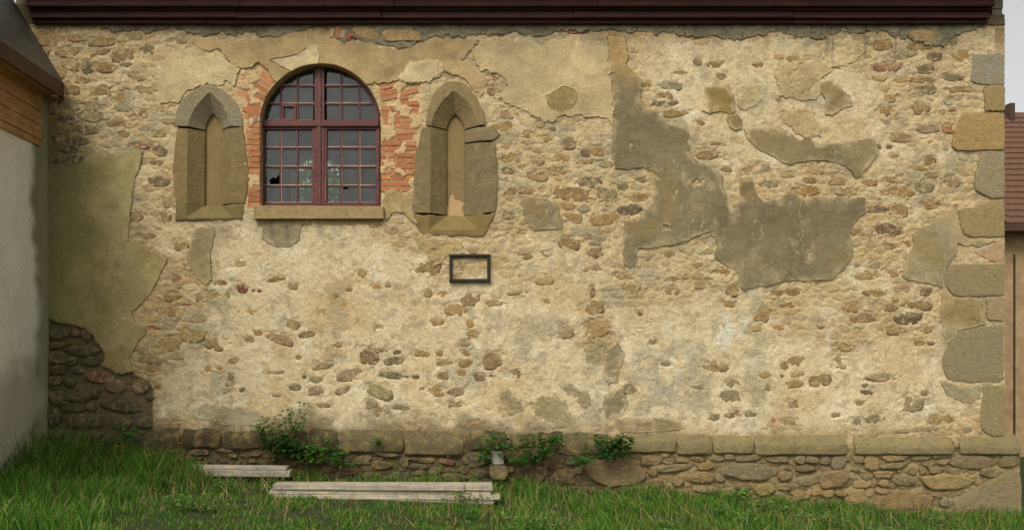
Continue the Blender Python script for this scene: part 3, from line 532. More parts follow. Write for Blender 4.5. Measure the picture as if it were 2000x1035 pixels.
while y < 402:                                          # left of the window, a ragged column of courses
    edge = 509.5
    w = rng.choice([24, 19, 26, 16]); brick(edge - w / 2 - .5, y, w, 8.6, rng.uniform(-2, 2), rng.uniform(-.004, .004), (134,128,120) if abs(y - 234) < 6 else None)
    if w < 20: brick(edge - w - 6, y, 8, 8, rng.uniform(-4, 4), -.004)
    y += 11.1
for k_, a in enumerate(np.arange(134, 178, 5.0)):       # arch bricks on edge, left haunch
    for rr_, ln in ((136, 30), (166, 20)):
        if rr_ > 150 and (a > 160 or rng.random() < .25): continue
        r = rr_ + rng.uniform(-3, 3); t = math.radians(a)
        if a < 130: continue
        brick(WC[0] + r * math.cos(t), WC[1] - r * math.sin(t), ln, 9.0, -a + rng.uniform(-2, 2) + 180, rng.uniform(-.008, .002))
y = 168.0
while y < 374:                                          # right of the window
    x = 744 + (max(0, (WC[1] - y)) ** 2) * -.0009
    x0 = x
    while x < 812 - (8 if y < 200 else 0) + 8 * math.sin(y):
        w = rng.choice([38, 40, 20, 28]) * rng.uniform(.9, 1.05); w = min(w, 818 - x)
        if w < 8: break
        if rng.random() < (.97 if (y > 265 and x < 792) or y > 330 else .74): brick(x + w / 2, y + rng.uniform(-1, 1), w - 2, 8.8, rng.uniform(-2, 2) - (12 if y < 195 else 0), rng.uniform(-.006, .004))
        x += w
    y += 11.2
for px_, py_, w, h, r, c in ((659,65,8,20,8,(200,104,70)),(670,68,8,15,10,(206,176,132)),(684,70,10,20,35,(140,62,54)),(648,66,8,16,12,(190,160,112)),(672,52,8,10,70,(120,60,50))):
    brick(px_, py_, w, h, r, .022, c)

# ---- dressed stones of the corner
def poly_stone(name, P, h_top, depth, col, mat, parent, namp=.003, n=44, rnd=.93, seed=0, y0=0.0):
    P = np.array(P, float); c = P.mean(0)
    # resample the outline evenly, corners eased
    Q = np.r_[P, P[:1]]; L = np.r_[0, np.cumsum(np.hypot(*np.diff(Q, axis=0).T))]
    t = np.linspace(0, L[-1], n, endpoint=False); pts = np.c_[np.interp(t, L, Q[:, 0]), np.interp(t, L, Q[:, 1])]
    pts = .15 * np.roll(pts, 1, 0) + .7 * pts + .15 * np.roll(pts, -1, 0)
    if np.sum(pts[:, 0] * np.roll(pts[:, 1], -1) - np.roll(pts[:, 0], -1) * pts[:, 1]) > 0: pts = pts[::-1]
    R = random.Random(seed); pts = pts + np.array([[R.uniform(-.9, .9), R.uniform(-.9, .9)] for _ in range(n)])
    out = [(a - c[0], b - c[1]) for a, b in pts]
    size = max(np.ptp(P[:, 0]), np.ptp(P[:, 1])); r1 = 1 - 2.2 / size; r2 = 1 - 6 / size
    vs, fs = stone_mesh(out, tuple(c), h_top, depth, (1, .998, r1, r2, .7, .4, .2), (1, .16, .02, .0, 0, 0, 0), namp, (0, 0), seed)
    g = sum(col) / 3; col = tuple(.84 * a + .16 * g for a in col)
    o = put_stone(name, vs, fs, c[0], c[1], col, mat, parent, y0, .07); o.data.set_sharp_from_angle(angle=math.radians(28)); return o
QU = [([(1942,54),(1960.5,54),(1960.5,101),(1942,101)], (160,134,84)),
 ([(1898,107),(1961,104),(1961,167),(1933,168),(1904,165),(1892,157),(1898,142),(1896,125)], (152,142,116)),
 ([(1919,169.5),(1961,169.5),(1961,218),(1922,218)], (160,134,82)),
 ([(1879,221),(1962,221),(1962,293),(1865,295),(1858,285),(1862,260)], (168,136,80)),
 ([(1917,296),(1961,296),(1961,387),(1935,388),(1902,372),(1903,345)], (148,132,92)),
 ([(1921,394),(1961,390),(1961,464),(1898,464),(1881,458),(1872,438),(1872,408),(1904,405)], (158,136,86)),
 ([(1898,492),(1960,471),(1960,511),(1942,513)], (184,148,104)),
 ([(1840,536),(1857,516),(1961,515),(1961,577),(1881,580),(1860,577),(1842,553)], (146,128,82)),
 ([(1925,582),(1961,581),(1959,628),(1927,624)], (168,142,94)),
 ([(1841,692),(1857,664),(1870,645),(1960,632),(1961,747),(1870,746),(1847,740),(1840,715)], (148,130,86)),
 ([(1919,752),(1961,752),(1961,851),(1935,851),(1915,838),(1914,800)], (150,130,86)),
 ([(1924,30),(1961,30),(1961,51),(1924,51)], (120,106,72)),
 ([(30,8),(66,8),(66,48),(32,46)], (120,104,70))]
for i, (P, c) in enumerate(QU): poly_stone('corner_stone', P, .016 + .006 * (i % 3), .09, c, M['quoin'], church, .0025, 48, seed=i)

# ---- niches
def resample(P, n):
    P = np.array(P, float); L = np.r_[0, np.cumsum(np.hypot(*np.diff(P, axis=0).T))]; t = np.linspace(0, L[-1], n)
    return np.c_[np.interp(t, L, P[:, 0]), np.interp(t, L, P[:, 1])]
def niche_stone(name, I, C, O, col, parent, n=14, h=.016, hd=-.125, seed=0):
    I, C, O = resample(I, n), resample(C, n), resample(O, n); R = np.random.RandomState(seed)
    O = O + R.uniform(-.9, .9, O.shape); C = C + R.uniform(-.4, .4, C.shape); g = sum(col) / 3; col = tuple(.85 * a + .15 * g for a in col)
    rows = [(O, -.06), (O, h - .006), (O + (C - O) * .05, h - .001), (O + (C - O) * .35, h), (O + (C - O) * .7, h), (C, h - .001), (C + (I - C) * .04, h - .008), (C + (I - C) * .5, (h + hd) / 2), (C + (I - C) * .97, hd), (I, hd - .012), (I, hd - .05)]
    vs = []
    for P, hh in rows:
        for q, (a, b) in enumerate(P):
            nz = .0042 * float(fbm(np.array([a]), np.array([b]), 16, 600 + seed, 3)[0]) if hh > -.05 else 0
            e = .006 if (q in (0, n - 1) and hh > -.03) else 0
            vs.append((X_(a), -(hh + nz - e), Z_(b)))
    fs = [(r * n + i, r * n + i + 1, (r + 1) * n + i + 1, (r + 1) * n + i) for r in range(len(rows) - 1) for i in range(n - 1)]
    fs += [tuple(r * n for r in range(len(rows))), tuple(r * n + n - 1 for r in reversed(range(len(rows))))]
    o = pydata(name, vs, fs, M['quoin'], parent); me = o.data
    me.polygons.foreach_set('use_smooth', [i < (len(rows) - 1) * (n - 1) for i in range(len(fs))]); me.set_sharp_from_angle(angle=math.radians(24))
    o.color = (*[float(q) for q in lin(col)], 1); return o
def niche_sill(name, P, Cl, Il, Ir, Cr, yt, run, col, parent, h=.016, dp=.14):
    P = np.array(P, float); x = np.arange(P[:, 0].min() - 2, P[:, 0].max() + 2, 1.6); y = np.arange(P[:, 1].min() - 1, P[:, 1].max() + 2, 1.6)
    X, Y = np.meshgrid(x, y); ins = sdf_poly(X + 1.5 * fbm(X, Y, 14, 71, 3), Y + 1.5 * fbm(X, Y, 14, 72, 3), P)
    dep = np.minimum(np.minimum(np.clip(1 - (Y - yt) / run, 0, 1), np.clip((X - Cl) / (Il - Cl), 0, 1)), np.clip((Cr - X) / (Cr - Ir), 0, 1)) * dp
    H = h - dep + .0025 * fbm(X, Y, 16, 73, 3) - .008 * (1 - ss(0, 3.5, ins))
    global XG2, YG2
    sv = (XG2, YG2); XG2, YG2 = X, Y
    cc = lin(col)[None, None] * (1 + .10 * fbm(X, Y, 18, 74, 4) + .06 * nrs.randn(*X.shape))[..., None]
    o = grid_mesh(name, cell_all(ins > 0), H, cc, M['plaster'], parent, skirt=.09); XG2, YG2 = sv; return o
def niche_panel(name, I, h, col, parent, bare=None):
    I = np.array(I, float); x = np.arange(I[:, 0].min() - 5, I[:, 0].max() + 5, 1.6); y = np.arange(I[:, 1].min() - 5, I[:, 1].max() + 5, 1.6); X, Y = np.meshgrid(x, y)
    H = h + .003 * fbm(X, Y, 30, 75, 4) + .0015 * fbm(X, Y, 8, 76, 2); cc = lin(col)[None, None] * (1 + .08 * fbm(X, Y, 26, 77, 4) + .05 * nrs.randn(*X.shape))[..., None]
    if bare:
        b = ss(-2, 1.5, sdf_poly(X + 3 * fbm(X, Y, 10, 78, 3), Y + 3 * fbm(X, Y, 10, 79, 3), bare)); H = H - .010 * b; cc = mixc(cc, lin((190,156,110)), b)
    global XG2, YG2
    sv = (XG2, YG2); XG2, YG2 = X, Y; o = grid_mesh(name, np.ones((len(y) - 1, len(x) - 1), bool), H, cc, M['plaster'], parent); XG2, YG2 = sv; return o
nl = empty('niche'); nl.parent = church
NS = (132, 112, 70)
niche_stone('arch_stone', [(395,249),(396,240),(403,226),(411,217),(419,226),(426,240),(427,249)], [(368,247),(372,228),(388,202),(410,180),(434,204),(446,228),(450,247)], [(340,246),(345,215),(360,190),(385,173),(412,166),(440,178),(462,200),(473,225),(475,247)], (146,134,100), nl, 30, seed=1)
niche_stone('jamb_stone', [(395,252),(394,399)], [(367,252),(366,399)], [(346,252),(338,330),(339,360),(345,399)], (140,116,68), nl, seed=2)
niche_stone('jamb_stone', [(427,396),(427,250.5)], [(453,397),(451,250.5)], [(478,397),(487,345),(482,300),(475,250.5)], (134,112,66), nl, seed=3)
niche_sill('sill_stone', [(343,398.5),(476,398.5),(475,430),(343,432)], 364, 394, 427, 454, 400, 25, (124,108,68), nl)
niche_panel('niche_panel', [(390,214),(431,406)], -.165, (140,118,78), nl)
nr = empty('niche'); nr.parent = church
niche_stone('arch_stone', [(872,248),(873,242),(880,227),(889,218),(898,227),(906,242),(907,248)], [(842,246),(848,222),(866,196),(886,177),(912,198),(926,222),(931,246)], [(830,246),(835,215),(848,180),(865,165),(885,158),(910,165),(930,190),(945,220),(948,243)], (146,122,76), nr, 30, seed=4)
niche_stone('jamb_stone', [(872,250.5),(872,417)], [(842,249),(841,416)], [(824,249),(818,280),(811,305),(808,340),(806,415)], NS, nr, seed=5)
niche_stone('jamb_stone', [(907,274),(907,250.5)], [(932,276),(931,249)], [(966,274),(978,262),(964,247)], (136,118,80), nr, 8, seed=6)
niche_stone('jamb_stone', [(907,418.5),(907,277.5)], [(932,418),(932,279.5)], [(968,413),(972,350),(970,310),(966,278)], (128,110,72), nr, seed=7)
niche_sill('sill_stone', [(808,419),(969,417),(957,440),(945,463),(826,460),(812,442)], 838, 872, 907, 934, 419, 30, (130,110,68), nr)
niche_panel('niche_panel', [(868,214),(911,424)], -.165, (140,118,78), nr, [(874,390),(884,370),(888,385),(902,388),(905,420),(872,420)])

# ---- window
WD = .17
frame_pts = lambda r: [(626 + r * math.cos(t), 242 - r * math.sin(t)) for t in np.linspace(0, math.pi, 41)]
def ring(name, outer, inner, y0, y1, mat, parent):      # a closed or open band between two outlines, with depth
    n = len(outer); vs = [tuple(at(a, b, WD) + Vector((0, yy, 0))) for yy in (y0, y1) for P in (outer, inner) for a, b in P]
    fs = []
    for i in range(n - 1):
        a, b, c, d = i, i + n, i + 2 * n, i + 3 * n
        fs += [(a, a + 1, b + 1, b), (b, b + 1, d + 1, d), (c, d, d + 1, c + 1), (a, c, c + 1, a + 1)]
    fs += [(0, n, 3 * n, 2 * n), (n - 1, 3 * n - 1, 4 * n - 1, 2 * n - 1)]
    return pydata(name, vs, fs, mat, parent)
def uo(r): return [(626 + r, 402)] + frame_pts(r) + [(626 - r, 402)]
window = ring('window', uo(116), uo(108.5), -.03, .05, M['maroon'], church)
bars = [0]
def bar(name, x0, x1, y0, y1, f=-.02, b=.03, mat='maroon'):
    bars[0] += 1; e = .0007 * (bars[0] % 6)
    p, q = at(x0, y1, WD), at(x1, y0, WD); return bevel_box(name, p.x, q.x, WD + f - e, WD + b + e, p.z, q.z, M[mat], window, .003, jitter=.0012)
bar('mullion', 615.5, 634.5, 128, 402, -.045, .05); bar('mullion_bead', 621.5, 628.5, 128.5, 401, -.062, -.044)
bar('transom', 512, 740, 236.5, 250.5, -.052, .052); bar('transom_bead', 512.5, 739.5, 246, 249.5, -.066, -.051)
bar('bottom_rail', 512, 740, 396.5, 402.5, -.042, .05)
for x0, x1 in ((510.5, 517.5), (734.5, 741.5)): bar('stile', x0, x1, 250.5, 402, -.034, .048)
for x0, x1 in ((610.5, 615.6), (634.4, 639)): bar('stile', x0, x1, 250.6, 396.6, -.034, .04)
bar('stile_head', 516, 612, 250.4, 254.5, -.03, .04); bar('stile_head', 638, 735, 250.4, 254.5, -.03, .04)
COLX = [(548.5, 3.4), (581.5, 3.4), (667, 3.4), (701.5, 3.4)]
def arch_y(x, r=109): return 242 - math.sqrt(max(r * r - (x - 626) ** 2, 0))
for x, w in COLX:
    bar('glazing_bar', x - w / 2, x + w / 2, 254, 397, -.016, .022); bar('glazing_bar', x - w / 2, x + w / 2, arch_y(x) - 1, 237, -.016, .022)
for yv in (290, 327, 364):
    for x0, x1 in ((517, 611), (638.5, 735)):
        bar('glazing_bar', x0, x1, yv - 1.7, yv + 1.7, -.013, .018); bar('putty_line', x0 + 1, x1 - 1, yv - 3.1, yv - 1.5, -.014, .012, 'putty')
for yv in (169, 204):
    hw = math.sqrt(108 ** 2 - (242 - yv) ** 2)
    for x0, x1 in ((626 - hw, 616), (634, 626 + hw)):
        bar('glazing_bar', x0, x1, yv - 1.7, yv + 1.7, -.013, .018); bar('putty_line', x0 + 2, x1 - 1, yv - 3.0, yv - 1.5, -.014, .012, 'putty')
for x0, x1 in ((519, 611), (639, 733)):
    bar('putty_line', x0, x1, 234.8, 236.6, -.014, .012, 'putty'); bar('putty_line', x0, x1, 395, 396.6, -.014, .012, 'putty')
for x in (612.2, 636): bar('putty_line', x - .7, x + .7, 300, 394, -.034, .012, 'putty')
for x in (548.5, 701.5, 667): bar('putty_line', x + 1.5, x + 2.7, 256, 395, -.012, .012, 'putty')
for a in ((551, 579, 206, 210.5), (551, 579, 232, 236), (551, 555, 210, 232.5), (575.5, 579.5, 210, 232.5)): bar('vent_frame', *a, -.03, .02)
def pane(P, dy):
    vs = [tuple(at(a, b, WD) + Vector((0, yy, 0))) for yy in (.004, .007) for a, b in P]; n = len(P)
    o = pydata('pane', vs, [tuple(range(n)), tuple(range(2 * n - 1, n - 1, -1))] + [(i, i + n, (i + 1) % n + n, (i + 1) % n) for i in range(n)], M['glass'], window)
    o.rotation_euler = (0, 0, 0); return o
cols = [(517, 547), (550, 580), (583, 611), (639, 665.5), (668.5, 700), (703, 735)]
for ci, (x0, x1) in enumerate(cols):
    for ri, (y0, y1) in enumerate(((254, 289), (291, 326), (328, 363), (365, 397))):
        e = .8; P = [(x0 - e, y1 + e), (x1 + e, y1 + e), (x1 + e, y0 - e), (x0 - e, y0 - e)]
        if (ci, ri) == (0, 2): P = [(516, 364), (529, 364), (526, 352), (533, 346), (538, 349), (548, 338), (548, 327), (516, 327)]
        if (ci, ri) == (4, 3): P = [(668, 398), (701, 398), (701, 364), (683, 364), (679, 370), (673, 369), (668, 373)]
        pane(P, 0)
    for ri, (y0, y1) in enumerate(((120, 168), (170, 203), (205, 236))):
        tops = [(x, max(y0 - .8, arch_y(x) - 1)) for x in np.linspace(x1 + .8, x0 - .8, 7)]
        if ci in (0, 5) and ri == 0: continue
        if min(b for a, b in tops) > y1 - 4: continue
        tops = [(a, min(b, y1)) for a, b in tops]
        pane([(x0 - .8, y1 + .8), (x1 + .8, y1 + .8)] + tops, 0)
# masonry reveal: plaster lining of the opening
o1 = [(WC[0] + WR, WB)] + [(WC[0] + WR * math.cos(t), WC[1] - WR * math.sin(t)) for t in np.linspace(0, math.pi, 61)] + [(WC[0] - WR, WB)]
vs = []
for h, gr in ((.03, 1.0), (.0, .3), (-.09, -.2), (-.17, 0), (-.6, 4)):
    for a, b in o1:
        r = math.hypot(a - WC[0], b - WC[1]) + 1e-6; nz = .8 * float(vn(np.array([a * 1.0]), np.array([b + h * 90]), 9, 88)[0])
        hh = h if h != .03 else min(hU(a, b) + .012, .03)
        vs.append((X_(WC[0] + (a - WC[0]) * (1 + (gr - .4 + nz * .6) / r)), -hh, Z_(WC[1] + (b - WC[1]) * (1 + (gr - .4 + nz * .6) / r))))
n = len(o1)
rv = pydata('window_reveal', vs, [(r * n + i, r * n + i + 1, (r + 1) * n + i + 1, (r + 1) * n + i) for r in range(4) for i in range(n - 1)], M['quoin'], church, True); rv.color = (*[float(q) for q in lin((176,150,104))], 1)
sill = bevel_box('window_sill', X_(498.5), X_(750), -.075, .14, Z_(429.5), Z_(404), M['quoin'], church, .006, jitter=.004); sill.color = (*[float(q) for q in lin((164,140,98))], 1)
sill2 = bevel_box('sill_bed', X_(504), X_(746), -.01, .60, Z_(440), Z_(405.5), M['quoin'], church, .0); sill2.color = sill.color

# ---- plinth course
def plinth(x0, x1, yt, ym, yb, proj, col, rough, seed):
    nx = max(6, int((x1 - x0) / 6)); R = np.random.RandomState(seed)
    prof = [(yt - 6, -.05), (yt, .012), (yt + (ym - yt) * .5, proj * .5), (ym - 1, proj * .94), (ym + 1.5, proj), ((ym + yb) / 2, proj * 1.02), (yb - 2.5, proj), (yb, proj * .85), (yb + .5, -.02)]
    X = np.linspace(x0, x1, nx); vs = []
    for pi, (y, h) in enumerate(prof):
        for i, x in enumerate(X):
            e = min(i, nx - 1 - i); ed = .020 * rough + .006 if e == 0 else .006 * rough if e == 1 else 0
            hh = h - (ed if h > .03 else 0) + .008 * (rough + .3) * float(fbm(np.array([x]), np.array([y]), 22, 700 + seed % 5, 3)[0])
            yy = y + 1.6 * rough * float(vn(np.array([x]), np.array([y * .2 + seed * 9.]), 26, 710)[0]) + (1.5 * rough * (1 if y > ym else -1) * -1 if e == 0 else 0)
            vs.append((X_(x), -hh, Z_(yy)))
    m = len(prof); fs = [(r * nx + i, (r + 1) * nx + i, (r + 1) * nx + i + 1, r * nx + i + 1) for r in range(m - 1) for i in range(nx - 1)]
    fs += [tuple(r * nx for r in range(m)), tuple(r * nx + nx - 1 for r in reversed(range(m)))]
    g = sum(col) / 3; col = tuple(.88 * a + .12 * g for a in col)
    o = pydata('plinth_stone', vs, fs, M['stone2'], church); o.data.polygons.foreach_set('use_smooth', [i < (m - 1) * (nx - 1) for i in range(len(fs))]); o.data.set_sharp_from_angle(angle=math.radians(32))
    o.color = (*[float(q) for q in lin(col) * R.uniform(.92, 1.08)], 1)
M['stone2'] = mat_obj('plinth_sandstone', .28, .7, tuple(lin((86, 78, 52))), tuple(lin((142, 124, 72))), sc1=24, sc2=80, bd=.012)
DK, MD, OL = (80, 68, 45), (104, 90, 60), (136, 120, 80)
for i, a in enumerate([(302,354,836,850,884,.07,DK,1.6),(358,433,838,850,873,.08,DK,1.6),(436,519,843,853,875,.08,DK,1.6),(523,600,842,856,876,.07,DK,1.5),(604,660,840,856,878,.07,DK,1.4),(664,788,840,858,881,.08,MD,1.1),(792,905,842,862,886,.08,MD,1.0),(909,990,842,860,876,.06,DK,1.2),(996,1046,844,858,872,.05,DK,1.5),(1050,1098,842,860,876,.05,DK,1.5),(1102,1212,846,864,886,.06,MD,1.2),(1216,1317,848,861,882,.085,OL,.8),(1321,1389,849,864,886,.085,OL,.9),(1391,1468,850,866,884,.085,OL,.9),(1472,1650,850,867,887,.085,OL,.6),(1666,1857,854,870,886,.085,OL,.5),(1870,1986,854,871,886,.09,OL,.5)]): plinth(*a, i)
poly_stone('plinth_stone', [(1858,860),(1868,858),(1869,872),(1860,874)], .05, .08, (170,144,100), M['quoin'], church, seed=50)

# ---- footing below the plinth
bx = np.arange(84, 1991, 2.0); by = np.arange(868, 1030, 2.0); XB, YB = np.meshgrid(bx, by)
b1, b2, bid = worley(XB + 6 * fbm(XB, YB, 22, 40, 3), YB + 5 * fbm(XB, YB, 22, 50, 3), 30, 14, 8)
HB = .018 + .016 * (ss(.02, .3, b2 - b1) - .5) + .010 * fbm(XB, YB, 26, 60, 4) + .004 * fbm(XB, YB, 7, 70, 3)
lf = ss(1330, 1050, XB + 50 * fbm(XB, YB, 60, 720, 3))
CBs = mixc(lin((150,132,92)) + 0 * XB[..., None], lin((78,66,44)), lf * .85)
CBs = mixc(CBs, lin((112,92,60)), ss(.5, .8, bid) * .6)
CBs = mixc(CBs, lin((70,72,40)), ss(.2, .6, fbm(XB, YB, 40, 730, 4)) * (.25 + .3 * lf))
CBs = np.clip(CBs * (1 + .1 * nrs.randn(*XB.shape))[..., None], .01, .8)
XG2, YG2 = XB, YB
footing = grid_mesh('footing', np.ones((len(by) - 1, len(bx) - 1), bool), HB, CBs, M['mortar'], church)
BST = """1894 901 84 28 g;1964 899 40 27 g;1933 922 46 20 g;1909 942 18 12 t;1845 940 102 30 t;1760 938 52 20 g;1779 918 18 20 b;1799 918 16 14 b;1825 917 32 12 t;1839 901 26 11 t;1810 905 28 12 g;1796 893 38 11 g;1835 889 36 9 g;1745 893 50 13 t;1745 908 54 13 g;1700 903 36 30 t;1674 896 24 16 g;1610 898 22 16 g;1634 903 30 26 y;1625 933 62 34 b;1722 925 40 14 t;1681 944 34 16 t;1723 942 20 14 t;1666 968 46 30 t;1745 974 90 42 b;1800 980 44 44 b;1828 964 26 13 t;1845 979 26 18 y;1848 1000 26 12 t;1614 961 30 16 t;1700 985 22 18 t;1656 893 13 16 t;1270 898 42 20 b;1298 888 18 10 t;1303 900 24 10 g;1331 897 28 10 t;1362 895 32 10 t;1396 894 30 13 g;1422 891 20 13 g;1460 893 54 14 g;1514 895 50 14 g;1560 897 22 16 g;1584 896 24 14 g;1312 913 82 15 g;1378 909 38 17 o;1455 919 110 36 g;1367 931 70 24 b;1322 937 26 22 b;1281 943 30 20 b;1530 929 32 18 b;1570 914 40 13 d;1577 937 50 22 g;1491 955 48 27 t;1531 950 26 16 t;1376 953 50 14 t;1592 960 20 14 t;1312 960 60 14 b;1273 922 18 12 b;1403 932 20 18 g;928 897 50 28 k;940 924 38 13 k;993 916 24 13 o2;1005 892 40 24 b2;1043 924 60 32 b2;1100 930 50 30 b2;1080 901 36 28 b2;1116 899 30 16 k;1130 917 16 12 g;1043 888 30 14 b2;1122 884 50 10 k;827 897 60 11 b2;817 909 40 12 k;874 901 36 14 r2;850 917 36 14 k;440 879 40 9 b2;456 889 20 8 k;500 884 26 12 b2;650 915 50 10 b2;680 920 36 13 b2;708 897 36 18 b2;748 907 38 18 b2;698 931 20 8 k;719 927 18 14 b2;758 887 50 8 k;589 887 20 13 k;664 938 30 9 b2;790 903 20 18 k;620 900 40 14 k;560 890 30 12 k;390 882 40 12 k;340 894 50 14 k;780 928 40 16 k;890 932 50 16 k;830 935 44 14 b2;270 890 60 18 k;160 880 70 24 k;110 895 40 26 k;220 885 30 14 k;1230 955 50 16 b;1420 960 30 16 t;1450 948 34 14 g;1560 965 40 18 t;1640 962 24 14 b;1720 958 26 12 t;960 938 30 10 k;1470 975 30 12 b;1540 975 40 14 t"""
for k_ in 'tobgdyp': SC[k_] = tuple(.72 * a + .28 * b for a, b in zip(SC[k_], (128, 116, 84)))
SC['b2'] = (104, 87, 60); SC['o2'] = (140, 116, 70)
for s in occ: s[:] = False
bl = []
for rec in BST.split(';'):
    q = rec.split(); bl.append((float(q[0]), float(q[1]), float(q[2]), float(q[3]), q[4])); mark(*bl[-1][:4], 0)
for P in ([(1142,915),(1150,898),(1200,892),(1238,895),(1262,925),(1255,936),(1230,945),(1190,949),(1160,938),(1143,924)],): mark(1200, 920, 118, 50); poly_stone('base_stone', P, .075, .09, (132,108,70), M['stone2'], church, .008, 36, seed=70)
mark(1925, 965, 125, 85); poly_stone('base_stone', [(1860,1003),(1862,985),(1875,965),(1930,935),(1962,919),(1989,922),(1990.5,1004),(1900,1010)], .07, .10, (146,126,84), M['stone2'], church, .005, 44, seed=71)
mark(970, 890, 30, 30); mark(972, 918, 36, 26); poly_stone('base_stone', [(955,905),(975,903),(990,906),(992,922),(984,932),(960,932),(953,920)], .215, .2, (118,104,70), M['stone2'], church, .006, 28, seed=73)
for _ in range(3000):
    x = rng.uniform(96, 1850); yb_ = np.interp(x, [90, 700, 1000, 1300, 1700, 1990], [905, 940, 955, 965, 985, 1000]); y = rng.uniform(888, max(892, yb_))
    w = rng.uniform(9, 24); h = w * rng.uniform(.4, .75)
    if not free(x, y, w, h, 1): continue
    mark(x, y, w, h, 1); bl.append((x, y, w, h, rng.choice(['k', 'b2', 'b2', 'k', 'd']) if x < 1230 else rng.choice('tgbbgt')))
for n_, (x, y, w, h, c) in enumerate(bl[:290]):
    vs, fs = stone_mesh(blob(w * 1.06, h * 1.10, 900 + n_, 24 if w > 30 else 16, rng.uniform(3.5, 6), .09, rng.uniform(-6, 6)), (x, y), .055 + rng.uniform(-.01, .018), .05, (1, .955, .78, .4), (1, .26, .04, 0), .010 if w > 30 else .006, (rng.uniform(-.0003, .0003), rng.uniform(-.0006, .0006)), 900 + n_)
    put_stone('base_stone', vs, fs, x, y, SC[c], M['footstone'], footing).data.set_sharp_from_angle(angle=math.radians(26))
print('base', len(bl))

# ---- shell of the church: inside room, far wall with its own window, roof
def shell(name, y, th, hole_fn, step, x0=30, x1=1960, yt=-10, yb=1040):
    x = np.linspace(x0, x1, int((x1 - x0) / step)); z = np.linspace(yt, yb, int((yb - yt) / step)); X, Y = np.meshgrid(x, z)
    global XG2, YG2
    XG2, YG2 = X, Y; o = grid_mesh(name, ~cell_all(hole_fn(X, Y) > 0), np.full(X.shape, -y), np.full(X.shape + (3,), .3), M['dark'], church, skirt=th); return o
shell('inner_wall', .55, -.1, lambda x, y: win_sdf(x, y) + 6, 7)
BWY = 5.6
def bw(p, q): v = at(p, q, BWY); return v.x / PX + 1000, 1000 - v.z / PX
(bx0, by0), (bx1, by1) = bw(566, 292), bw(664, 400)
bcx, brd = (bx0 + bx1) / 2, (bx1 - bx0) / 2; bcy = by0 + brd; bbot = 470
def bsdf(x, y): return np.where(y < bcy, brd - np.hypot(x - bcx, y - bcy), np.minimum(brd - np.abs(x - bcx), bbot - y))
shell('far_wall', BWY, .5, bsdf, 5)
for nm, b in (('side_wall', (X_(30.5), X_(46), .02, BWY, -.3, 6.0)), ('side_wall', (X_(1940), X_(1959.5), .02, BWY, -.3, 6.0)), ('floor', (X_(46), X_(1940), .56, BWY - .01, .2, .3)), ('vault', (X_(31), X_(1959), .0, BWY + .3, 5.9, 6.0))):
    v, f = box_vf(*b); pydata(nm, v, f, M['dark'], church)
fwn = pydata('far_window', *(lambda P: ([(X_(a), BWY + .1 + yy, Z_(b)) for yy in (0, .05) for a, b in P], [(0, 1, 2, 3), (7, 6, 5, 4), (0, 4, 5, 1), (1, 5, 6, 2), (2, 6, 7, 3), (3, 7, 4, 0)]))([(bcx - 9, bbot), (bcx + 9, bbot), (bcx + 9, by0), (bcx - 9, by0)]), M['dark'], church)
for yv in np.arange(by0 + 25, bbot, 26): 
    v, f = box_vf(X_(bcx - brd), X_(bcx + brd), BWY + .11, BWY + .14, Z_(yv + 1.6), Z_(yv - 1.6)); pydata('glazing_bar', v, f, M['dark'], fwn)
for xv in (-.75, -.42, .42, .75):
    v, f = box_vf(X_(bcx + xv * brd - 1.6), X_(bcx + xv * brd + 1.6), BWY + .105, BWY + .135, Z_(bbot), Z_(by0)); pydata('glazing_bar', v, f, M['dark'], fwn)
# eave boards
def eave(y0, y1, proj, back=.0):
    c = [68] + sorted(rng.uniform(-70, 70) + q for q in (430, 800, 1170, 1540)) + [1923]
    for p, q in zip(c, c[1:]):
        d, e = rng.uniform(-.006, .006), rng.uniform(-.4, .4)
        bevel_box('eave_board', X_(p) + .002, X_(q) - .002, -proj + d, back, Z_(y1 + e), Z_(y0 + e + .5), M['redwood'], church, .006, jitter=.003)
eave(43, 50, .075); eave(30, 42.6, .13, -.0); eave(26, 29.6, .16); eave(6, 25.6, .22); eave(2, 5.6, .25); eave(-30, 1.6, .30)
v, f = box_vf(X_(1880), X_(1989.5), -.012, 3., -.4, Z_(872)); pydata('footing_return', v, f, M['house'], church)
for sgn in (0,):
    vs = [(X_(20), -.42, 6.05), (X_(1975), -.42, 6.05), (X_(1975), 2.9, 9.4), (X_(20), 2.9, 9.4), (X_(20), 6.5, 5.95), (X_(1975), 6.5, 5.95)]
    vs += [(a, b, c + .12) for a, b, c in vs]
    pydata('roof', vs, [(0, 3, 2, 1), (3, 4, 5, 2), (6, 7, 8, 9), (9, 8, 11, 10), (0, 1, 7, 6), (4, 10, 11, 5), (0, 6, 9, 3), (3, 9, 10, 4), (1, 2, 8, 7), (2, 5, 11, 8)], M['roofing'], church)

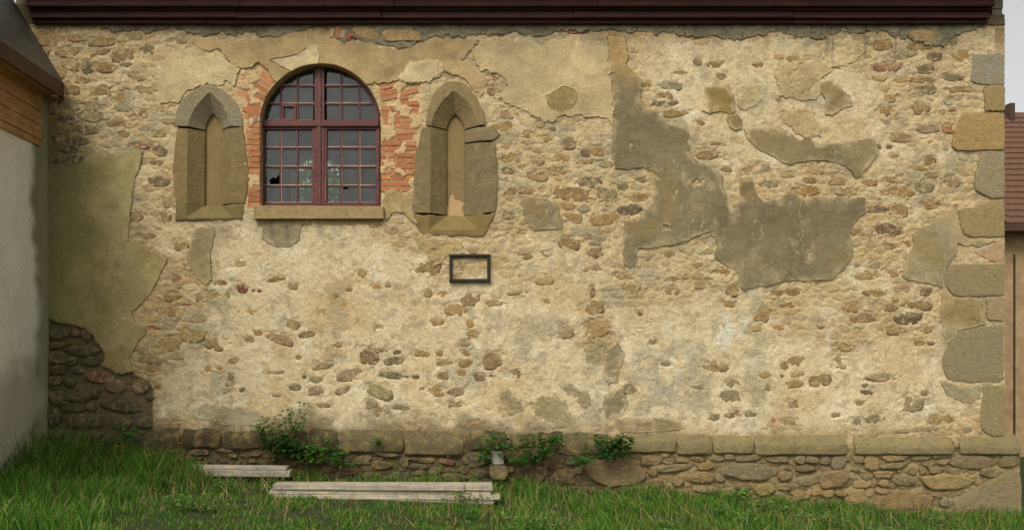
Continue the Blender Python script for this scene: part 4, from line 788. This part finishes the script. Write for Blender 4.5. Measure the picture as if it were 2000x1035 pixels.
# ------------------------------------------------------------------ wing on the left
wing = tag(empty('side_wing', (X_(100), -1.5, .6)), 'side wing with brown eave board and larch cladding meeting the church wall at left', 'building')
wo_ = wing.location
wy_ = np.arange(-4.2, .05, .03); wz_ = np.arange(-.1, Z_(168), .03); WY, WZ = np.meshgrid(wy_, wz_)
pxz = 1000 - WZ / PX
wdx = .012 * fbm(WY * 100, WZ * 100, 80, 801, 3) + .003 * fbm(WY * 100, WZ * 100, 9, 802, 3) + .05 * np.exp(-((WY) / .12) ** 2)
wc_ = lin((236,230,208))[None, None] * (1 + .10 * fbm(WY * 100, WZ * 100, 60, 803, 4) + .04 * nrs.randn(*WY.shape))[..., None]
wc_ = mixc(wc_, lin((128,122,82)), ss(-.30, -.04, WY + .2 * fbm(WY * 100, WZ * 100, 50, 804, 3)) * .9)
lo = ss(690, 760, pxz + 40 * fbm(WY * 100, WZ * 100, 40, 805, 4)); wc_ = mixc(wc_, lin((150,140,110)), lo * .6)
idx = np.arange(WY.size).reshape(WY.shape); q = np.stack([idx[:-1, :-1], idx[:-1, 1:], idx[1:, 1:], idx[1:, :-1]], -1).reshape(-1, 4)
WX = X_(86) + wdx
ww = bigmesh('wing_wall', np.c_[WX.ravel() - wo_.x, WY.ravel() - wo_.y, WZ.ravel() - wo_.z], q, M['plaster'], wing, np.clip(wc_.reshape(-1, 3), .01, .9))
v, f = box_vf(X_(86) - .6 - wo_.x, X_(86) - .03 - wo_.x, -4.2 - wo_.y, .0 - wo_.y, -.6 - wo_.z, Z_(170) - wo_.z); pydata('wing_core', v, f, M['house'], wing)
def wbox(name, *b, mat, bev=.004): return bevel_box(name, *b, M[mat], wing, bev, off=wo_)
z0 = Z_(292)
for i in range(8): wbox('cladding_board', X_(86) - .02, X_(90) + .006 * (i % 2), -4.2, -.03, z0 + i * .082, z0 + i * .082 + .076, mat='larch')
wbox('soffit_board', X_(88), X_(112), -4.2, -.015, Z_(186.5), Z_(182.5), mat='larch')
wbox('soffit_board', X_(112.5), X_(122), -4.2, -.015, Z_(187.5), Z_(183.5), mat='larch')
wbox('fascia', X_(121), X_(127), -4.2, -.02, Z_(194), Z_(164), mat='fascia', bev=.006)
vs = [(X_(126), -4.2, Z_(164)), (X_(126), -.01, Z_(164)), (X_(-10), -.01, Z_(-60)), (X_(-10), -4.2, Z_(-60)), (X_(124), -4.2, Z_(170)), (X_(124), -.01, Z_(170)), (X_(-14), -.01, Z_(-54)), (X_(-14), -4.2, Z_(-54))]
pydata('roof_sheet', [(a - wo_.x, b - wo_.y, c - wo_.z) for a, b, c in vs], [(0, 1, 2, 3), (7, 6, 5, 4), (0, 4, 5, 1), (1, 5, 6, 2), (2, 6, 7, 3), (3, 7, 4, 0)], M['tin'], wing)

# ------------------------------------------------------------------ house beyond the corner
HY = 7.0
hz = lambda py, y: at(1970, py, y).z
xl, xr = at(1900, 0, HY).x, at(2250, 0, HY).x
house = tag(empty('house', (xl, HY, -.2)), 'beige house with brown tiled roof just beyond the right corner', 'house')
ez = hz(446, HY)
v, f = box_vf(0, xr - xl, 0, 6, -.4, ez + .2); hw_ = pydata('wall', v, f, M['house'], house)
v, f = box_vf(at(1979, 0, HY).x - xl, at(1981, 0, HY).x - xl, -.04, 0, -.4, ez - .3); pydata('downpipe', v, f, M['fascia'], house)
v, f = box_vf(-.3, xr - xl + .3, -.42, -.30, ez + .1, ez + .24); pydata('gutter', v, f, M['fascia'], house)
rise, run = hz(218, HY + 2.5) - ez, 2.9
vs = [(-.3, -.36, ez + .2), (xr - xl + .3, -.36, ez + .2), (xr - xl + .3, 2.6, ez + .2 + rise), (-.3, 2.6, ez + .2 + rise), (-.3, 6.4, ez + .2), (xr - xl + .3, 6.4, ez + .2)]
roof = pydata('roof', vs, [(0, 1, 2, 3), (3, 2, 5, 4)], M['roofing'], house)
tv, tf = box_vf(-.086, .086, -.035, 0, 0, .25)
tme = bpy.data.meshes.new('roof_tile'); tme.from_pydata(tv, [], tf); tme.materials.append(M['roofing'])
ang = math.atan2(rise, 2.96); L_ = math.hypot(rise, 2.96); nrow = int(L_ / .2)
x_lo, x_hi = at(1952, 0, HY).x - xl, at(2016, 0, HY + 3).x - xl
cnt = 0
for r in range(nrow):
    x = x_lo + (.09 if r % 2 else 0)
    while x < x_hi and cnt < 295:
        o = bpy.data.objects.new('roof_tile', tme); COL.objects.link(o); o.parent = roof
        s_ = r * .2; o.location = (x, -.36 + s_ * math.cos(ang) - .045 * math.sin(ang), ez + .2 + s_ * math.sin(ang) + .045 * math.cos(ang)); o.rotation_euler = (ang - math.radians(90) - .11 + rng.uniform(-.01, .01), 0, 0); x += .18; cnt += 1
v, f = box_vf(at(1963, 0, HY + 2.4).x - xl, at(1972, 0, HY + 2.4).x - xl, 2.2, 2.6, ez + rise - .2, hz(188, HY + 2.4)); pydata('chimney', v, f, M['fascia'], house)

# ------------------------------------------------------------------ empty frame on the wall
pf = tag(empty('plaque_frame', (X_(917), -.02, Z_(551))), 'small empty dark rectangular frame fixed on the wall below the right niche', 'frame')
for a in ((877, 957.5, 497, 502.5), (877, 957.5, 545, 551), (878, 883, 502, 545.4), (951.5, 957, 502, 545.4)):
    vert = a[1] - a[0] < 20
    bevel_box('frame_bar', X_(a[0]), X_(a[1]), -.055 + .004 * vert, .0, Z_(a[3]), Z_(a[2]), M['ironwood'], pf, .006, off=pf.location, jitter=.002)
    if vert: bevel_box('frame_bar', X_(a[0] + 1.6), X_(a[1] - 1.6), -.062, -.051, Z_(a[3] - 1), Z_(a[2] + 1), M['ironwood'], pf, .002, off=pf.location)

# ------------------------------------------------------------------ loose things in the grass
cb = tag(bevel_box('concrete_block', X_(960), X_(982), -.205, -.05, Z_(903), Z_(880), M['concrete'], None, .008, jitter=.006), 'pale grey cut block set against the footing among the nettles', 'block')
tag(cb)
def board(px0, px1, pyt, pyb, y0, y1, label, tilt=0, group='boards stacked in the grass'):
    a, b = at(px0, pyb, y0), at(px1, pyt, y0); cx, cz = (a.x + b.x) / 2, a.z
    o = bevel_box('lumber_board', a.x, b.x, y0, y1, a.z, b.z, M['lumber'], None, .004, off=(cx, (y0 + y1) / 2, cz), jitter=.004)
    o.location = (cx, (y0 + y1) / 2, cz); o.rotation_euler = (rng.uniform(-.02, .02), math.radians(tilt), rng.uniform(-.012, .012))
    return tag(o, label, 'board', group)
YB0 = -.95
board(532, 907, 946.5, 957, YB0, YB0 + .24, 'long pale weathered board on top of the pile at centre', .25)
board(526, 958, 958.4, 966, YB0 + .03, YB0 + .23, 'grey-edged board second from the top of the pile at centre', .3)
board(532, 978, 967.2, 975, YB0 - .01, YB0 + .24, 'third board down in the pile at centre', .3)
board(540, 965, 975.6, 984, YB0 + .0, YB0 + .25, 'lowest board of the pile at centre', .3)
board(907.5, 962, 947, 957.2, YB0 + .02, YB0 + .26, 'short board end on the right top of the pile at centre', .1)
board(362, 560, 910, 917, -.34, -.19, 'thin pale board lying in the grass at left', .5, 'boards at left')
board(372, 566, 917.6, 931, -.36, -.18, 'pale board under the thin one at left', .5, 'boards at left')

# ------------------------------------------------------------------ plants
def leaf_mesh(P, Dr, N, L, Wd, C):          # arrays: base, direction, normal, length, width, colour -> pointed folded leaves
    Dr = Dr / np.linalg.norm(Dr, axis=1, keepdims=True); S = np.cross(Dr, N); S /= np.linalg.norm(S, axis=1, keepdims=True) + 1e-9; N2 = np.cross(S, Dr)
    L = L[:, None]; Wd = Wd[:, None]
    pts = np.stack([P, P + Dr * L * .35 + S * Wd * .5 + N2 * Wd * .12, P + Dr * L * .75 + S * Wd * .33 + N2 * Wd * .02, P + Dr * L - N2 * L * .12, P + Dr * L * .75 - S * Wd * .33 + N2 * Wd * .02, P + Dr * L * .35 - S * Wd * .5 + N2 * Wd * .12, P + Dr * L * .4, P + Dr * L * .75 - N2 * L * .03], 1)
    b = (np.arange(len(P)) * 8)[:, None, None]; q = np.array([[0, 6, 1, 1], [1, 6, 7, 2], [2, 7, 3, 3], [0, 5, 6, 6], [5, 4, 7, 6], [4, 3, 7, 7]])
    tri = np.array([[0, 6, 1], [1, 6, 7], [1, 7, 2], [2, 7, 3], [0, 5, 6], [5, 4, 7], [5, 7, 6], [4, 3, 7]])
    return pts.reshape(-1, 3), (tri[None] + b).reshape(-1, 3), np.repeat(C, 8, 0)
def tube(pts, r0, r1, n=5):
    vs, fs = [], []
    for k_, p in enumerate(pts):
        d = (pts[min(k_ + 1, len(pts) - 1)] - pts[max(k_ - 1, 0)]).normalized(); u = d.orthogonal().normalized(); w = d.cross(u); r = r0 + (r1 - r0) * k_ / (len(pts) - 1)
        for i in range(n): vs.append(tuple(p + (u * math.cos(6.283 * i / n) + w * math.sin(6.283 * i / n)) * r))
        if k_: fs += [((k_ - 1) * n + i, (k_ - 1) * n + (i + 1) % n, k_ * n + (i + 1) % n, k_ * n + i) for i in range(n)]
    return vs, fs
M['stem'] = mat_wood('stem_bark', tuple(lin((96, 84, 52))), tuple(lin((78, 92, 44))), (20, 20, 20), .8)
def shrub(name, label, cat, stems, leaf=.045, per=10, col=(62, 98, 34), y=-.1, group=None, droop=.2, seed=1):
    leaf *= 1.25; per = int(per * 1.8)
    """stems: list of (base px, base py, tip px, tip py); leaves sit along each stem"""
    R = np.random.RandomState(seed); b0 = Vector((X_(stems[0][0]), y, Z_(stems[0][1])))
    root = tag(empty(name, b0), label, cat, group); SV, SF = [], []; P, Dd, N, L, W_, C = [], [], [], [], [], []
    for (ax, ay, bx_, by_) in stems:
        a = Vector((X_(ax), y + R.uniform(-.02, .05), Z_(ay))) - b0; b = Vector((X_(bx_), y - R.uniform(.0, .12), Z_(by_))) - b0
        mid = (a + b) / 2 + Vector((R.uniform(-.03, .03), -.04, R.uniform(0, .05))); pts = [a * (1 - t) ** 2 + mid * 2 * t * (1 - t) + b * t * t for t in np.linspace(0, 1, 7)]
        v, f = tube(pts, .005, .002); o_ = len(SV); SV += v; SF += [tuple(i + o_ for i in q) for q in f]
        for i in range(per):
            t = .2 + .8 * (i + R.rand()) / per; p = a * (1 - t) ** 2 + mid * 2 * t * (1 - t) + b * t * t; an = R.uniform(0, 6.283)
            d = Vector((math.cos(an), math.sin(an) * .8 - .25, R.uniform(-droop - .2, .45)))
            pt = p + d * R.uniform(.005, .06)
            P.append(pt); Dd.append(d); N.append((R.uniform(-.4, .4), R.uniform(-.9, -.1), 1)); l = leaf * R.uniform(.6, 1.25); L.append(l); W_.append(l * R.uniform(.55, .75)); C.append(lin(np.array(col) * R.uniform(.75, 1.3) + np.array([R.uniform(-8, 14), 0, 0])))
    pydata('stem', SV, SF, M['stem'], root, True)
    v, f, c = leaf_mesh(np.array(P), np.array(Dd), np.array(N), np.array(L), np.array(W_), np.array(C)); bigmesh('foliage', v, f, M['leaf'], root, c, False)
    return root
shrub('sapling', 'young sapling with small rounded leaves rising above the plinth, left of centre', 'sapling', [(552,872,552,812),(556,872,565,800),(560,870,600,787),(565,872,583,796),(558,872,588,820),(570,870,603,806),(560,868,548,826)], .042, 16, (70, 104, 44), -.13, seed=3)
shrub('sapling', 'short upright seedling on the plinth just left of the sapling', 'sapling', [(514,850,520,806),(514,850,526,815),(512,850,506,828),(514,850,530,825)], .04, 9, (72, 108, 42), -.12, seed=4)
shrub('bramble', 'dark leafy bramble clump under the sapling', 'bramble', [(540 + 9 * i, 892, 528 + 10 * i + (i * 37) % 13, 850 + (i * 29) % 26) for i in range(8)], .058, 20, (44, 74, 26), -.16, seed=5)
shrub('bramble', 'sprawling bramble with pale stems right of the sapling', 'bramble', [(600,905,612,852),(615,905,640,842),(625,905,648,852),(630,900,655,870),(640,905,684,878),(610,908,600,880),(650,910,688,896),(660,905,676,868)], .05, 16, (62, 100, 34), -.17, seed=6)
shrub('nettle', 'tall nettle clump behind the grey block', 'nettle', [(950,880,948,850),(965,878,972,842),(985,880,984,848),(975,900,1000,862),(948,895,944,870),(940,905,942,880)], .05, 13, (54, 96, 30), -.18, seed=7)
shrub('nettle', 'wide nettle clump right of the grey block', 'nettle', [(1020,890,1024,846),(1035,880,1050,842),(1050,885,1065,848),(1060,885,1082,846),(1030,905,1020,880),(1015,908,1006,892),(1045,900,1055,876),(1025,910,1030,888),(1070,870,1096,850),(1048,900,1074,874)], .052, 14, (52, 92, 30), -.18, seed=8)
shrub('nettle', 'single spindly nettle in front of the large tan footing stone', 'nettle', [(1136,900,1128,842),(1134,905,1128,884),(1136,905,1146,884),(1130,905,1122,888)], .05, 10, (56, 100, 32), -.2, seed=9)
shrub('nettle', 'dense dark nettle clump over the tan footing stone', 'nettle', [(1175 + 7 * i, 885, 1160 + 9 * i, 844 + (i * 17) % 20) for i in range(7)] + [(1180,895,1170,880),(1195,895,1200,874)], .055, 15, (48, 86, 28), -.2, seed=10)
shrub('nettle', 'small broad-leaved plant in the grass at far left by the dark stones', 'plant', [(262,862,262,806),(262,860,248,832),(264,860,276,834),(262,862,262,838)], .055, 7, (56, 104, 34), -.2, seed=11)
shrub('nettle', 'light green broad-leaved plant in the grass right of centre', 'plant', [(1425,975,1420,946),(1428,975,1436,948),(1422,975,1412,956),(1430,975,1444,962)], .055, 8, (84, 122, 46), -.28, seed=12)
shrub('hanging_creeper', 'little creeper dangling over the plinth at centre', 'plant', [(735,850,736,868),(738,852,730,872),(733,850,742,872)], .035, 7, (58, 96, 34), -.11, seed=13)
k = NB('dandelion_yellow', .7); k.out(tuple(lin((226, 178, 30)))); M['yellow'] = k.m
for px_, py_, lb in ((155,868,'yellow dandelion, leftmost in the grass'),(228,871,'yellow dandelion, second from the left'),(302,885,'yellow dandelion below the dark stones, third from the left'),(351,866,'yellow dandelion nearest the plinth, at right of the others')):
    p = at(px_, py_, -.42); g0 = Vector((p.x, p.y, float(ground_h(p.x, p.y)))); r = tag(empty('dandelion', g0), lb, 'flower', 'dandelions in the left grass')
    v, f = tube([Vector((0, 0, 0)), Vector((.01, 0, (p.z - g0.z) * .5)), Vector((0, 0, p.z - g0.z))], .003, .002); pydata('stem', v, f, M['stem'], r, True)
    t = np.linspace(0, 6.283, 28, endpoint=False); e = np.random.RandomState(1).uniform(-.4, .9, 28)
    v, f, c = leaf_mesh(np.tile([[0, 0, p.z - g0.z]], (28, 1)), np.c_[np.cos(t), np.sin(t), e + .3], np.tile([[0, 0, 1.]], (28, 1)), np.full(28, .024), np.full(28, .010), np.tile(lin((226,178,30)), (28, 1))); bigmesh('flower_head', v, f, M['yellow'], r)
# tree seen through the far window
R = np.random.RandomState(5); n = 9000; c0 = at(612, 350, 9.5)
tree = tag(empty('garden_tree', (c0.x, 9.5, .2)), 'green leafy tree seen through the church window', 'tree')
P = np.c_[R.normal(0, 1.2, n), R.normal(0, .8, n), 4.3 + R.normal(0, .75, n)]
v, f, c = leaf_mesh(P, R.normal(0, 1, (n, 3)), R.normal(0, 1, (n, 3)), R.uniform(.1, .22, n), R.uniform(.07, .14, n), np.array([lin(np.array((92, 128, 52)) * q) for q in R.uniform(.7, 1.3, n)])); bigmesh('crown', v, f, M['leaf'], tree, c, False)
v, f = tube([Vector((0, 0, 0)), Vector((.05, 0, 1.5)), Vector((0, .05, 4))], .14, .05, 8); pydata('trunk', v, f, M['stem'], tree, True)

# ------------------------------------------------------------------ grass
R = np.random.RandomState(3); n = 62000
gx_ = R.uniform(-6.6, 6.9, n); gd = R.uniform(.02, 1, n) ** 1.25 * 3.2; gy_ = -.11 - gd
clump = vn(gx_ * 100, gy_ * 100, 22, 901) + .6 * vn(gx_ * 100, gy_ * 100, 60, 902)
keep = R.rand(n) < np.clip(.85 + .7 * clump, .25, 1)
pile = (gx_ > at(560, 0, -1.).x - .5) & (gx_ < at(975, 0, -1.).x) & (gy_ > -1.0) & (gy_ < -.68); keep &= ~pile
keep &= ~((gx_ > at(365, 0, -.5).x) & (gx_ < at(565, 0, -.5).x) & (gy_ > -.40) & (gy_ < -.16))
gx_, gy_, clump = gx_[keep], gy_[keep], clump[keep]; n = len(gx_)
px_g = gx_ / PX + 1000
hb = np.interp(px_g, [0, 90, 330, 450, 700, 1000, 1300, 2000], [.36, .38, .32, .16, .17, .19, .12, .10])
hgt = hb * np.interp(-gy_, [.1, .7, 1.4], [1.25, 1.0, .75]) * (1 + .5 * clump) * R.uniform(.45, 1.25, n); hgt = np.where(R.rand(n) < .015, hgt * 1.6, hgt)
near_p = (gy_ < -.9) & (px_g > 380) & (px_g < 990); hgt = np.where(near_p, hgt * .42, hgt)
th = R.uniform(0, 6.283, n); ln = R.uniform(.1, .75, n) * hgt; wdt = R.uniform(.005, .011, n)
bz = ground_h(gx_, gy_) - .01
dx, dy = np.cos(th), np.sin(th); wx_, wy2 = -dy * .6 + R.uniform(-.4, .4, n), dx * .3 - .2
wn = np.hypot(wx_, wy2); wx_, wy2 = np.cos(R.uniform(-.8, .8, n)), np.sin(R.uniform(-.8, .8, n))
rows = []
for t, w in ((0, 1), (.4, .9), (.75, .6)):
    cx_, cy_, cz_ = gx_ + dx * ln * t * t, gy_ + dy * ln * t * t, bz + hgt * t * (1 - .18 * t)
    rows += [np.c_[cx_ - wx_ * wdt * w / 2, cy_ - wy2 * wdt * w / 2, cz_], np.c_[cx_ + wx_ * wdt * w / 2, cy_ + wy2 * wdt * w / 2, cz_]]
rows.append(np.c_[gx_ + dx * ln, gy_ + dy * ln, bz + hgt * .82])
V = np.stack(rows, 1).reshape(-1, 3); b = (np.arange(n) * 7)[:, None, None]
T = np.array([[0, 1, 3], [0, 3, 2], [2, 3, 5], [2, 5, 4], [4, 5, 6]])
gc = np.array([lin((76, 118, 28)), lin((98, 136, 40)), lin((58, 98, 24)), lin((152, 144, 78))])[R.choice(4, n, p=[.38, .30, .22, .10])] * R.uniform(.75, 1.25, (n, 1))
tag(bigmesh('grass', V, (T[None] + b).reshape(-1, 3), M['grass'], None, np.repeat(gc, 7, 0), False), 'tall green grass along the foot of the wall', 'grass', kind='stuff')

# ------------------------------------------------------------------ low weeds and dead stalks between the grass
R = np.random.RandomState(21); cs = [(R.uniform(-6, 6.4), -R.uniform(.25, 2.4), R.uniform(.1, .3)) for _ in range(46)]
P, Dd, N, L, C = [], [], [], [], []
for cx_, cy_, r in cs:
    tone = np.array([(86, 124, 48), (70, 108, 40), (104, 132, 62), (92, 112, 50)][R.randint(4)])
    lf = R.uniform(.022, .06)
    for _ in range(int(r * 420)):
        x, y = cx_ + R.normal(0, r * .5), min(cy_ + R.normal(0, r * .4), -.12); an = R.uniform(0, 6.283)
        P.append((x, y, float(ground_h(x, y)) + R.uniform(.02, .13))); Dd.append((math.cos(an), math.sin(an), R.uniform(-.2, .5))); N.append((R.uniform(-.4, .4), R.uniform(-.6, .1), 1)); L.append(lf * R.uniform(.6, 1.3)); C.append(lin(tone * R.uniform(.75, 1.2)))
L = np.array(L); v, f, c = leaf_mesh(np.array(P), np.array(Dd), np.array(N), L, L * .7, np.array(C))
tag(bigmesh('low_weeds', v, f, M['leaf'], None, c, False), 'low broad-leaved weeds scattered through the grass', 'weeds', kind='stuff')
n = 900; x = R.uniform(-6.2, 6.4, n); y = -R.uniform(.15, 2.4, n); z = ground_h(x, y); h = R.uniform(.08, .34, n); a = R.uniform(0, 6.283, n); tilt = R.uniform(.05, 1.2, n)
Dd = np.c_[np.cos(a) * tilt, np.sin(a) * tilt, np.ones(n)]
v, f, c = leaf_mesh(np.c_[x, y, z], Dd, np.tile([[.2, -1, .3]], (n, 1)), h, np.full(n, .006), np.array([lin(np.array((178, 158, 104)) * q) for q in R.uniform(.7, 1.1, n)]))
tag(bigmesh('dead_stalks', v, f, M['grass'], None, c, False), 'dry straw-coloured stalks standing among the grass', 'straw', kind='stuff')
